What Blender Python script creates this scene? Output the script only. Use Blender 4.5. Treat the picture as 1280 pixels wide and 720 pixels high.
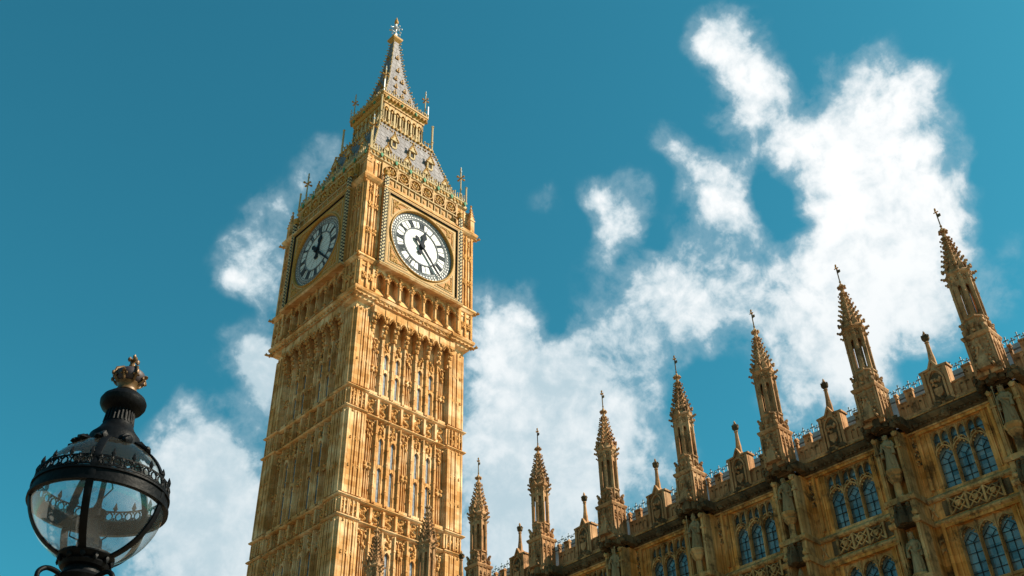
import bpy, math, random
from mathutils import Vector, Matrix
from math import sin, cos, pi, radians, sqrt, atan2

for o in list(bpy.data.objects):
    bpy.data.objects.remove(o)
SC = bpy.context.scene
COL = SC.collection
random.seed(7)

# ------------------------------------------------------------------ camera
CAM_R = Vector((0.73053023, -0.68263906, -0.01815215))
CAM_U = Vector((-0.40573124, -0.4552701, 0.79253473))
CAM_F = Vector((0.54927929, 0.57160568, 0.60955657))
EYE = Vector((0, 0, 1.7))
cam = bpy.data.cameras.new('camera')
cam_o = bpy.data.objects.new('camera', cam)
COL.objects.link(cam_o)
cam.sensor_width = 36
cam.lens = 36 * 1303.853 / 1280
cam.clip_start = 0.1
cam.clip_end = 3000
m = Matrix((CAM_R, CAM_U, -CAM_F)).transposed().to_4x4()
m.translation = EYE
cam_o.matrix_world = m
SC.camera = cam_o
SC.view_settings.view_transform = 'Standard'
SC.view_settings.look = 'None'
SC.view_settings.exposure = 1.25
SC.view_settings.gamma = 1

# ------------------------------------------------------------------ sun
SUN_EL = radians(40)
SUN_DIR = Vector((0.68 * cos(SUN_EL), -0.733 * cos(SUN_EL), sin(SUN_EL)))   # towards the sun
sun = bpy.data.lights.new('sun', 'SUN')
sun.energy = 5.0
sun.angle = radians(0.5)
sun.color = (1.0, 0.88, 0.70)
sun_o = bpy.data.objects.new('sun', sun)
COL.objects.link(sun_o)
sun_o.rotation_euler = SUN_DIR.to_track_quat('Z', 'Y').to_euler()
sun_o.location = (0, -20, 60)

# ------------------------------------------------------------------ sky with clouds (all in world directions)
# clouds: direction x, y, z, angular size, density
def _dirs():
    src = [
        (893, 48, 36, 1.1), (935, 70, 46, 1.2), (950, 110, 42, 1.1), (922, 150, 28, .9), (948, 190, 40, .9), (985, 165, 38, .9),
        (1030, 160, 62, 1.0), (1078, 130, 52, .9), (1128, 145, 44, .8), (1170, 190, 42, .7), (1110, 205, 80, 1.1), (1050, 230, 66, 1.0),
        (1150, 265, 60, .9), (1090, 295, 85, 1.2), (1120, 355, 85, 1.2), (1060, 370, 70, 1.0), (1150, 395, 55, .8), (1192, 320, 34, .4),
        (1034, 74, 16, .6), (1088, 82, 32, .6), (1158, 118, 26, .5), (1195, 240, 34, .5),
        (768, 255, 40, .95), (738, 243, 24, .6), (772, 288, 30, .65), (752, 315, 28, .45), (678, 240, 24, .32),
        (842, 192, 26, .75), (872, 218, 34, .95), (908, 248, 38, 1.0), (940, 280, 36, .7), (895, 275, 40, .45),
        (890, 335, 85, .56), (800, 365, 70, .5), (975, 255, 40, -.55), (998, 292, 28, -.42), (955, 215, 22, -.35), (1150, 150, 20, -.55), (1000, 330, 30, -.35), (885, 485, 45, -.55), (930, 455, 40, -.45), (690, 395, 34, -.5), (755, 447, 36, -.35), (1130, 455, 40, -.4), (820, 300, 26, -.4), (760, 380, 34, -.25), (820, 425, 85, .55), (970, 355, 55, .4), (985, 430, 90, .75), (1045, 455, 80, .8),
        (900, 425, 70, .45), (760, 480, 85, .62), (700, 460, 80, .75), (640, 500, 80, .8), (675, 560, 100, 1.0), (780, 575, 70, .75),
        (640, 610, 90, 1.0), (615, 395, 50, .55), (600, 440, 60, .7), (655, 395, 44, .5), (720, 640, 80, 1.0), (620, 690, 70, 1.0),
        (820, 630, 50, .5), (870, 385, 60, .4), (1090, 470, 50, .5), (1010, 520, 40, .35),
        (334, 285, 38, .62), (308, 335, 40, .75), (352, 250, 34, .42), (398, 212, 38, .45), (425, 190, 30, .42), (335, 370, 30, .5), (370, 320, 40, .45), (300, 362, 24, .5),
        (322, 448, 42, 1.0), (338, 485, 42, 1.0), (302, 432, 22, .6),
        (272, 545, 46, .95), (248, 590, 60, 1.0), (285, 625, 72, 1.1), (232, 660, 66, .9), (290, 700, 70, 1.0), (205, 715, 50, .6),
        (242, 512, 22, .7), (270, 465, 24, .3), (1262, 345, 36, .3), (1240, 372, 26, .25), (1270, 300, 24, .2)]
    out = []
    for x, y, r, w in src:
        d = (CAM_F + CAM_R * ((x - 640) / 1303.853) - CAM_U * ((y - 360) / 1303.853)).normalized()
        out.append((d, r / 1303.853 * 1.15, w * (1.1 if y > 450 else 1.0)))
    return out

W = bpy.data.worlds.new('World')
SC.world = W
W.use_nodes = True
nt = W.node_tree
nt.nodes.clear()
def N(t, **kw):
    n = nt.nodes.new(t)
    for k, v in kw.items():
        setattr(n, k, v)
    return n
def L(a, b):
    nt.links.new(a, b)
def mth(op, a, b=None, clamp=False):
    n = N('ShaderNodeMath', operation=op, use_clamp=clamp)
    for i, v in enumerate((a, b)):
        if v is None: continue
        if isinstance(v, (int, float)): n.inputs[i].default_value = v
        else: L(v, n.inputs[i])
    return n.outputs[0]
def sstep(v, a, b, c=0.0, d=1.0):
    n = N('ShaderNodeMapRange', interpolation_type='SMOOTHSTEP')
    L(v, n.inputs['Value'])
    for i, q in zip(('From Min', 'From Max', 'To Min', 'To Max'), (a, b, c, d)):
        n.inputs[i].default_value = q
    return n.outputs[0]
tc = N('ShaderNodeTexCoord')
gen = tc.outputs['Generated']
def noise(vec, scale, detail, rough=0.55, lac=2.0, col=False):
    n = N('ShaderNodeTexNoise')
    n.inputs['Scale'].default_value = scale
    n.inputs['Detail'].default_value = detail
    n.inputs['Roughness'].default_value = rough
    n.inputs['Lacunarity'].default_value = lac
    L(vec, n.inputs['Vector'])
    return n.outputs['Color' if col else 'Fac']
def warp(vec, scale, amt, detail=3):
    c = noise(vec, scale, detail, col=True)
    s = N('ShaderNodeVectorMath', operation='SUBTRACT'); L(c, s.inputs[0]); s.inputs[1].default_value = (.5, .5, .5)
    k = N('ShaderNodeVectorMath', operation='SCALE'); L(s.outputs[0], k.inputs[0]); k.inputs['Scale'].default_value = amt
    a = N('ShaderNodeVectorMath', operation='ADD'); L(vec, a.inputs[0]); L(k.outputs[0], a.inputs[1])
    return a.outputs[0]
w1 = warp(gen, 9.0, 0.075, 2)
w2 = warp(w1, 34.0, 0.020, 4)
field = None
for d, r, w in _dirs():
    v = N('ShaderNodeVectorMath', operation='DISTANCE')
    L(w2, v.inputs[0]); v.inputs[1].default_value = d
    s = sstep(v.outputs['Value'], r * 1.25, 0.0, 0.0, w)
    field = s if field is None else mth('ADD', field, s)
# broken cloud in the rest of the sky, away from the part in view
dotf = N('ShaderNodeVectorMath', operation='DOT_PRODUCT'); L(gen, dotf.inputs[0]); dotf.inputs[1].default_value = CAM_F
away = sstep(dotf.outputs['Value'], 0.84, 0.66)
rest = mth('MULTIPLY', sstep(noise(w1, 2.6, 4), 0.55, 0.75), away)
field = mth('ADD', field, rest)
w3 = warp(gen, 16.0, 0.022, 2)
fb = noise(w3, 13.0, 12, 0.58)
fb2 = noise(w3, 52.0, 9, 0.60)
f = mth('ADD', field, mth('MULTIPLY', mth('SUBTRACT', fb, 0.5), 1.8))
f = mth('ADD', f, mth('MULTIPLY', mth('SUBTRACT', fb2, 0.5), 1.25))
gate = sstep(field, 0.0, 0.30)
solid = mth('MULTIPLY', sstep(f, 0.26, 1.12), gate)
veil = mth('MULTIPLY', sstep(f, -0.15, 0.9, 0.0, 0.42), sstep(field, 0.02, 0.35))
mask = mth('MAXIMUM', solid, veil)
thick = sstep(f, 0.55, 1.65)
sky = N('ShaderNodeTexSky', sky_type='NISHITA')
sky.sun_disc = False
sky.sun_elevation = SUN_EL
sky.sun_rotation = atan2(SUN_DIR.x, SUN_DIR.y)
sky.air_density = 1.0
sky.dust_density = 0.7
sky.ozone_density = 2.0
tint = N('ShaderNodeMix', data_type='RGBA', blend_type='MULTIPLY')
tint.inputs['Factor'].default_value = 1.0
L(sky.outputs[0], tint.inputs['A'])
tint.inputs['B'].default_value = (0.22, 0.99, 0.85, 1)
cc = N('ShaderNodeMix', data_type='RGBA')
sz = N('ShaderNodeSeparateXYZ'); L(gen, sz.inputs[0])
low = sstep(sz.outputs[2], 0.38, 0.66, 0.45, 1.0)
L(mth('MULTIPLY', mth('MULTIPLY', thick, low), sstep(mth('ADD', noise(w3, 7.0, 8, .58), mth('MULTIPLY', mth('SUBTRACT', fb2, 0.5), .45)), 0.28, 0.64)), cc.inputs['Factor'])
cc.inputs['A'].default_value = (3.5, 4.5, 5.0, 1)
cc.inputs['B'].default_value = (7.1, 7.2, 7.2, 1)
mx = N('ShaderNodeMix', data_type='RGBA')
L(mask, mx.inputs['Factor'])
L(tint.outputs['Result'], mx.inputs['A'])
L(cc.outputs['Result'], mx.inputs['B'])
bg = N('ShaderNodeBackground')
bg.inputs['Strength'].default_value = 0.061
L(mx.outputs['Result'], bg.inputs['Color'])
wo = N('ShaderNodeOutputWorld')
L(bg.outputs[0], wo.inputs['Surface'])

# ------------------------------------------------------------------ materials
def mat_base(name):
    M = bpy.data.materials.new(name)
    M.use_nodes = True
    t = M.node_tree
    t.nodes.clear()
    out = t.nodes.new('ShaderNodeOutputMaterial')
    b = t.nodes.new('ShaderNodeBsdfPrincipled')
    t.links.new(b.outputs[0], out.inputs[0])
    return M, t, b
def plain(name, col, rough=0.6, metal=0.0, noise_amt=0.25, scale=6.0, bump=0.0, spec=0.5, coat=0.0):
    M, t, b = mat_base(name)
    b.inputs['Roughness'].default_value = rough
    b.inputs['Metallic'].default_value = metal
    b.inputs['Specular IOR Level'].default_value = spec
    b.inputs['Coat Weight'].default_value = coat
    g = t.nodes.new('ShaderNodeNewGeometry')
    n = t.nodes.new('ShaderNodeTexNoise'); n.inputs['Scale'].default_value = scale; n.inputs['Detail'].default_value = 6
    t.links.new(g.outputs['Position'], n.inputs['Vector'])
    r = t.nodes.new('ShaderNodeMapRange'); r.inputs['From Min'].default_value = .3; r.inputs['From Max'].default_value = .7
    r.inputs['To Min'].default_value = 1 - noise_amt; r.inputs['To Max'].default_value = 1 + noise_amt
    t.links.new(n.outputs['Fac'], r.inputs['Value'])
    x = t.nodes.new('ShaderNodeVectorMath'); x.operation = 'SCALE'; x.inputs[0].default_value = col
    t.links.new(r.outputs[0], x.inputs['Scale'])
    t.links.new(x.outputs[0], b.inputs['Base Color'])
    if bump:
        bp = t.nodes.new('ShaderNodeBump'); bp.inputs['Strength'].default_value = bump; bp.inputs['Distance'].default_value = .03
        t.links.new(n.outputs['Fac'], bp.inputs['Height']); t.links.new(bp.outputs[0], b.inputs['Normal'])
    return M
def stone(name, c1, c2, c3, soot=(.03, .022, .014), soot_amt=0.0, bw=0.85, bh=0.36, bump=0.35, streak=0.35, carve=0.0, mortar=0.75):
    """ashlar: block to block colour, weather streaks, soot patches and a rough surface, all in world space"""
    M, t, b = mat_base(name)
    b.inputs['Roughness'].default_value = .9
    b.inputs['Specular IOR Level'].default_value = .08
    nd = t.nodes.new; lk = t.links.new
    g = nd('ShaderNodeNewGeometry')
    sp = nd('ShaderNodeSeparateXYZ'); lk(g.outputs['Position'], sp.inputs[0])
    ad = nd('ShaderNodeMath'); ad.operation = 'ADD'; lk(sp.outputs[0], ad.inputs[0]); lk(sp.outputs[1], ad.inputs[1])
    cb = nd('ShaderNodeCombineXYZ'); lk(ad.outputs[0], cb.inputs[0]); lk(sp.outputs[2], cb.inputs[1])
    br = nd('ShaderNodeTexBrick')
    br.inputs['Scale'].default_value = 1
    br.inputs['Brick Width'].default_value = bw
    br.inputs['Row Height'].default_value = bh
    br.inputs['Mortar Size'].default_value = .008
    br.inputs['Bias'].default_value = 0
    br.inputs['Color1'].default_value = (*c1, 1)
    br.inputs['Color2'].default_value = (*c2, 1)
    br.inputs['Mortar'].default_value = (*(c * mortar for c in c1), 1)
    lk(cb.outputs[0], br.inputs['Vector'])
    # third tone by broad noise
    n1 = nd('ShaderNodeTexNoise'); n1.inputs['Scale'].default_value = .55; n1.inputs['Detail'].default_value = 7; n1.inputs['Roughness'].default_value = .6
    lk(g.outputs['Position'], n1.inputs['Vector'])
    r1 = nd('ShaderNodeMapRange'); r1.interpolation_type = 'SMOOTHSTEP'
    r1.inputs['From Min'].default_value = .42; r1.inputs['From Max'].default_value = .72
    lk(n1.outputs['Fac'], r1.inputs['Value'])
    m1 = nd('ShaderNodeMix'); m1.data_type = 'RGBA'; lk(r1.outputs[0], m1.inputs['Factor']); lk(br.outputs['Color'], m1.inputs['A']); m1.inputs['B'].default_value = (*c3, 1)
    # vertical rain streaks
    mp = nd('ShaderNodeMapping'); mp.inputs['Scale'].default_value = (4.6, .30, 1); lk(cb.outputs[0], mp.inputs['Vector'])
    n2 = nd('ShaderNodeTexNoise'); n2.inputs['Scale'].default_value = 1; n2.inputs['Detail'].default_value = 5; n2.inputs['Roughness'].default_value = .6
    lk(mp.outputs[0], n2.inputs['Vector'])
    r2 = nd('ShaderNodeMapRange'); r2.inputs['From Min'].default_value = .35; r2.inputs['From Max'].default_value = .65
    r2.inputs['To Min'].default_value = 1 - streak; r2.inputs['To Max'].default_value = 1 + streak * .5
    lk(n2.outputs['Fac'], r2.inputs['Value'])
    m2 = nd('ShaderNodeVectorMath'); m2.operation = 'SCALE'; lk(m1.outputs['Result'], m2.inputs[0]); lk(r2.outputs[0], m2.inputs['Scale'])
    oi = nd('ShaderNodeObjectInfo'); ro = nd('ShaderNodeMapRange'); ro.inputs['To Min'].default_value = .86; ro.inputs['To Max'].default_value = 1.12; lk(oi.outputs['Random'], ro.inputs['Value'])
    m5 = nd('ShaderNodeVectorMath'); m5.operation = 'SCALE'; lk(m2.outputs[0], m5.inputs[0]); lk(ro.outputs[0], m5.inputs['Scale'])
    cur = m5.outputs[0]
    if soot_amt:
        n3 = nd('ShaderNodeTexNoise'); n3.inputs['Scale'].default_value = 1.3; n3.inputs['Detail'].default_value = 9; n3.inputs['Roughness'].default_value = .7
        lk(g.outputs['Position'], n3.inputs['Vector'])
        r3 = nd('ShaderNodeMapRange'); r3.interpolation_type = 'SMOOTHSTEP'
        r3.inputs['From Min'].default_value = .62 - soot_amt * .4; r3.inputs['From Max'].default_value = .78 - soot_amt * .3
        r3.inputs['To Max'].default_value = .85
        lk(n3.outputs['Fac'], r3.inputs['Value'])
        m3 = nd('ShaderNodeMix'); m3.data_type = 'RGBA'; lk(r3.outputs[0], m3.inputs['Factor']); lk(cur, m3.inputs['A']); m3.inputs['B'].default_value = (*soot, 1)
        cur = m3.outputs['Result']
    lk(cur, b.inputs['Base Color'])
    n4 = nd('ShaderNodeTexNoise'); n4.inputs['Scale'].default_value = 9; n4.inputs['Detail'].default_value = 8; n4.inputs['Roughness'].default_value = .65
    lk(g.outputs['Position'], n4.inputs['Vector'])
    mb = nd('ShaderNodeMath'); mb.operation = 'MULTIPLY_ADD'; lk(br.outputs['Fac'], mb.inputs[0]); mb.inputs[1].default_value = -.6; lk(n4.outputs['Fac'], mb.inputs[2])
    bp = nd('ShaderNodeBump'); bp.inputs['Strength'].default_value = bump; bp.inputs['Distance'].default_value = .05
    h = mb.outputs[0]
    if carve:
        vo = nd('ShaderNodeTexVoronoi'); vo.inputs['Scale'].default_value = 5.5; lk(g.outputs['Position'], vo.inputs['Vector'])
        ma = nd('ShaderNodeMath'); ma.operation = 'MULTIPLY_ADD'; lk(vo.outputs['Distance'], ma.inputs[0]); ma.inputs[1].default_value = -carve; lk(h, ma.inputs[2])
        h = ma.outputs[0]
    lk(h, bp.inputs['Height'])
    lk(bp.outputs[0], b.inputs['Normal'])
    return M

MT = {}
MT['gold_stone'] = stone('honey limestone', (.52, .28, .112), (.355, .165, .050), (.64, .44, .25), streak=.24, bw=.9, bh=.42, mortar=.5)
MT['gold_carved'] = stone('carved honey limestone', (.49, .26, .098), (.36, .17, .05), (.44, .225, .075), streak=.22, carve=1.6, bump=.6)
MT['pal'] = stone('weathered brown limestone', (.60, .26, .066), (.40, .15, .028), (.66, .345, .125), soot_amt=.32, streak=.5, bw=.75, bh=.33)
MT['pal_light'] = stone('pale weathered limestone', (.46, .255, .10), (.32, .165, .058), (.50, .31, .145), soot_amt=.34, streak=.4, bw=.75, bh=.33, carve=.5)
MT['pin'] = stone('grey brown pinnacle stone', (.37, .20, .095), (.28, .14, .062), (.40, .25, .135), soot_amt=.3, streak=.35, bw=.6, bh=.33, carve=.5)
MT['soot_shade'] = stone('soot crust and cavity shade stone', (.095, .066, .038), (.06, .042, .025), (.19, .125, .065), streak=.4, carve=1.0, bump=.6)  # soot crust; on the niche canopies also painted cavity shade
MT['statue'] = stone('statue limestone', (.27, .195, .11), (.25, .175, .095), (.16, .11, .055), soot_amt=.16, bw=9, bh=9, streak=.25, carve=.2)
MT['gold'] = plain('gilded carving', (.32, .17, .038), rough=.6, noise_amt=.35, scale=9, spec=.15)
MT['cream'] = plain('cream paint', (.36, .27, .15), rough=.75, noise_amt=.2, scale=7, spec=.1)
MT['black'] = plain('black iron and opening shade', (.016, .018, .02), rough=.7, noise_amt=.3, spec=.1)
MT['white'] = plain('cream painted bead', (.40, .32, .19), rough=.75, noise_amt=.15, spec=.1)
MT['iron'] = plain('dial ironwork', (.12, .13, .145), rough=.8, noise_amt=.3, spec=.1)
MT['numeral'] = plain('dial numeral iron', (.05, .058, .07), rough=.8, noise_amt=.3, spec=.1)
MT['hand'] = plain('dark blue dial hand', (.012, .016, .024), rough=.8, noise_amt=.2, spec=.1)
MT['green'] = plain('green enamel shield', (.05, .17, .10), rough=.7, noise_amt=.3, spec=.1)
MT['ochre'] = plain('ochre ornament', (.28, .14, .034), rough=.7, noise_amt=.4, scale=4, spec=.1)
MT['dark_ochre'] = plain('deep ochre and recess shade', (.30, .13, .025), rough=.8, noise_amt=.3)  # ochre paint; also painted shade of recesses and the lantern interior
MT['slit'] = plain('leaded slit window glass', (.095, .108, .128), rough=.6, noise_amt=.6, scale=5, spec=.2)
MT['lead'] = plain('grey lead roofing', (.34, .37, .40), rough=.55, metal=.2, noise_amt=.2, scale=2)
MT['leadiron'] = plain('blue grey cresting iron', (.20, .26, .30), rough=.55, noise_amt=.2)
MT['lampblack'] = plain('black gloss lamp iron', (.0025, .003, .004), rough=.5, noise_amt=.4, spec=.07, scale=45, bump=.12)
MT['crowngold'] = plain('tarnished gold leaf', (.085, .042, .012), rough=.5, metal=.4, noise_amt=.45, scale=40)
MT['velvet'] = plain('dark maroon cap', (.012, .005, .009), rough=.6, noise_amt=.3, scale=30)
MT['paving'] = plain('stone paving', (.25, .19, .12), rough=.9, noise_amt=.15, scale=1.5, bump=.2)
MT['asphalt'] = plain('asphalt road', (.055, .053, .05), rough=.9, noise_amt=.25, scale=30, bump=.3)
MT['paint'] = plain('white road paint', (.75, .74, .70), rough=.7, noise_amt=.15)

def roof_mat():
    M, t, b = mat_base('cast iron roof tiles')
    nd = t.nodes.new; lk = t.links.new
    g = nd('ShaderNodeNewGeometry'); sp = nd('ShaderNodeSeparateXYZ'); lk(g.outputs['Position'], sp.inputs[0])
    ad = nd('ShaderNodeMath'); ad.operation = 'ADD'; lk(sp.outputs[0], ad.inputs[0]); lk(sp.outputs[1], ad.inputs[1])
    cb = nd('ShaderNodeCombineXYZ'); lk(ad.outputs[0], cb.inputs[0]); lk(sp.outputs[2], cb.inputs[1])
    br = nd('ShaderNodeTexBrick'); br.inputs['Scale'].default_value = 1; br.inputs['Brick Width'].default_value = .62; br.inputs['Row Height'].default_value = .8
    br.inputs['Mortar Size'].default_value = .06; br.inputs['Color1'].default_value = (.115, .112, .135, 1); br.inputs['Color2'].default_value = (.21, .20, .225, 1)
    br.inputs['Mortar'].default_value = (.025, .025, .032, 1)
    lk(cb.outputs[0], br.inputs['Vector'])
    n = nd('ShaderNodeTexNoise'); n.inputs['Scale'].default_value = 2; n.inputs['Detail'].default_value = 6; lk(g.outputs['Position'], n.inputs['Vector'])
    mx_ = nd('ShaderNodeMix'); mx_.data_type = 'RGBA'; lk(n.outputs['Fac'], mx_.inputs['Factor']); lk(br.outputs['Color'], mx_.inputs['A']); mx_.inputs['B'].default_value = (.115, .095, .088, 1)
    lk(mx_.outputs['Result'], b.inputs['Base Color'])
    b.inputs['Roughness'].default_value = .6; b.inputs['Specular IOR Level'].default_value = .25
    bp = nd('ShaderNodeBump'); bp.inputs['Strength'].default_value = .7; bp.inputs['Distance'].default_value = .06; bp.invert = True
    lk(br.outputs['Fac'], bp.inputs['Height']); lk(bp.outputs[0], b.inputs['Normal'])
    return M
MT['roof'] = roof_mat()
def opal_mat():
    M, t, b = mat_base('opal dial glass')
    nd = t.nodes.new; lk = t.links.new
    g = nd('ShaderNodeTexCoord')
    br = nd('ShaderNodeTexBrick'); br.inputs['Scale'].default_value = 1; br.inputs['Brick Width'].default_value = .24; br.inputs['Row Height'].default_value = .12
    br.inputs['Mortar Size'].default_value = .014; br.inputs['Color1'].default_value = (.52, .53, .525, 1); br.inputs['Color2'].default_value = (.47, .48, .49, 1)
    br.inputs['Mortar'].default_value = (.16, .175, .19, 1)
    mp = nd('ShaderNodeMapping'); mp.inputs['Rotation'].default_value = (radians(90), 0, radians(0)); lk(g.outputs['Object'], mp.inputs['Vector'])
    lk(mp.outputs[0], br.inputs['Vector'])
    lk(br.outputs['Color'], b.inputs['Base Color'])
    b.inputs['Roughness'].default_value = .5; b.inputs['Specular IOR Level'].default_value = .2
    return M
MT['opal'] = opal_mat()
def glass_mat():
    M, t, b = mat_base('dark leaded window glass')
    nd = t.nodes.new; lk = t.links.new
    g = nd('ShaderNodeNewGeometry'); sp = nd('ShaderNodeSeparateXYZ'); lk(g.outputs['Position'], sp.inputs[0])
    ad = nd('ShaderNodeMath'); ad.operation = 'ADD'; lk(sp.outputs[0], ad.inputs[0]); lk(sp.outputs[1], ad.inputs[1])
    cb = nd('ShaderNodeCombineXYZ'); lk(ad.outputs[0], cb.inputs[0]); lk(sp.outputs[2], cb.inputs[1])
    vo = nd('ShaderNodeTexBrick'); vo.offset = 0; vo.inputs['Scale'].default_value = 1
    vo.inputs['Brick Width'].default_value = .33; vo.inputs['Row Height'].default_value = .42; vo.inputs['Mortar Size'].default_value = 0
    vo.inputs['Color1'].default_value = (.05, .08, .09, 1); vo.inputs['Color2'].default_value = (.15, .19, .20, 1)
    lk(cb.outputs[0], vo.inputs['Vector'])
    lk(vo.outputs['Color'], b.inputs['Base Color'])
    n = nd('ShaderNodeTexNoise'); n.inputs['Scale'].default_value = 2.2; n.inputs['Detail'].default_value = 3; lk(g.outputs['Position'], n.inputs['Vector'])
    bp = nd('ShaderNodeBump'); bp.inputs['Strength'].default_value = .25; bp.inputs['Distance'].default_value = .1
    lk(n.outputs['Fac'], bp.inputs['Height']); lk(bp.outputs[0], b.inputs['Normal'])
    b.inputs['Roughness'].default_value = .12; b.inputs['IOR'].default_value = 1.7
    return M
MT['glass'] = glass_mat()
def globe_mat():
    """thin clear glass with a film of grime and specks"""
    M = bpy.data.materials.new('grimy lamp globe glass'); M.use_nodes = True
    t = M.node_tree; t.nodes.clear(); nd = t.nodes.new; lk = t.links.new
    out = nd('ShaderNodeOutputMaterial')
    tr = nd('ShaderNodeBsdfTransparent'); tr.inputs[0].default_value = (.93, .96, .97, 1)
    gl = nd('ShaderNodeBsdfGlossy'); gl.inputs['Roughness'].default_value = .04; gl.inputs[0].default_value = (.9, .9, .9, 1)
    lf = nd('ShaderNodeLayerWeight'); lf.inputs['Blend'].default_value = .5
    pw = nd('ShaderNodeMath'); pw.operation = 'POWER'; lk(lf.outputs['Facing'], pw.inputs[0]); pw.inputs[1].default_value = 4.0
    lw = nd('ShaderNodeMath'); lw.operation = 'MULTIPLY_ADD'; lk(pw.outputs[0], lw.inputs[0]); lw.inputs[1].default_value = .75; lw.inputs[2].default_value = .05
    m1 = nd('ShaderNodeMixShader'); lk(lw.outputs[0], m1.inputs[0]); lk(tr.outputs[0], m1.inputs[1]); lk(gl.outputs[0], m1.inputs[2])
    df = nd('ShaderNodeBsdfDiffuse'); df.inputs[0].default_value = (.05, .055, .057, 1)
    hz = nd('ShaderNodeBsdfTranslucent'); hz.inputs[0].default_value = (.62, .66, .67, 1)
    mh = nd('ShaderNodeMixShader'); mh.inputs[0].default_value = .10; lk(m1.outputs[0], mh.inputs[1]); lk(hz.outputs[0], mh.inputs[2])
    tcn = nd('ShaderNodeTexCoord'); sp = nd('ShaderNodeSeparateXYZ'); lk(tcn.outputs['Object'], sp.inputs[0])
    n = nd('ShaderNodeTexNoise'); n.inputs['Scale'].default_value = 26; n.inputs['Detail'].default_value = 6; n.inputs['Roughness'].default_value = .7; lk(tcn.outputs['Object'], n.inputs['Vector'])
    n2 = nd('ShaderNodeTexNoise'); n2.inputs['Scale'].default_value = 5; n2.inputs['Detail'].default_value = 5; lk(tcn.outputs['Object'], n2.inputs['Vector'])
    lowz = nd('ShaderNodeMapRange'); lowz.inputs['From Min'].default_value = -.12; lowz.inputs['From Max'].default_value = -.29; lowz.inputs['To Max'].default_value = .22
    lk(sp.outputs[2], lowz.inputs['Value'])
    a = nd('ShaderNodeMath'); a.operation = 'ADD'; lk(n.outputs['Fac'], a.inputs[0]); lk(lowz.outputs[0], a.inputs[1])
    a2 = nd('ShaderNodeMath'); a2.operation = 'ADD'; lk(a.outputs[0], a2.inputs[0]); lk(n2.outputs['Fac'], a2.inputs[1])
    r = nd('ShaderNodeMapRange'); r.interpolation_type = 'SMOOTHSTEP'; r.inputs['From Min'].default_value = 1.12; r.inputs['From Max'].default_value = 1.42
    r.inputs['To Min'].default_value = .08; r.inputs['To Max'].default_value = .62; lk(a2.outputs[0], r.inputs['Value'])
    m2 = nd('ShaderNodeMixShader'); lk(r.outputs[0], m2.inputs[0]); lk(mh.outputs[0], m2.inputs[1]); lk(df.outputs[0], m2.inputs[2])
    lk(m2.outputs[0], out.inputs[0])
    return M
MT['globe'] = globe_mat()

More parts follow.
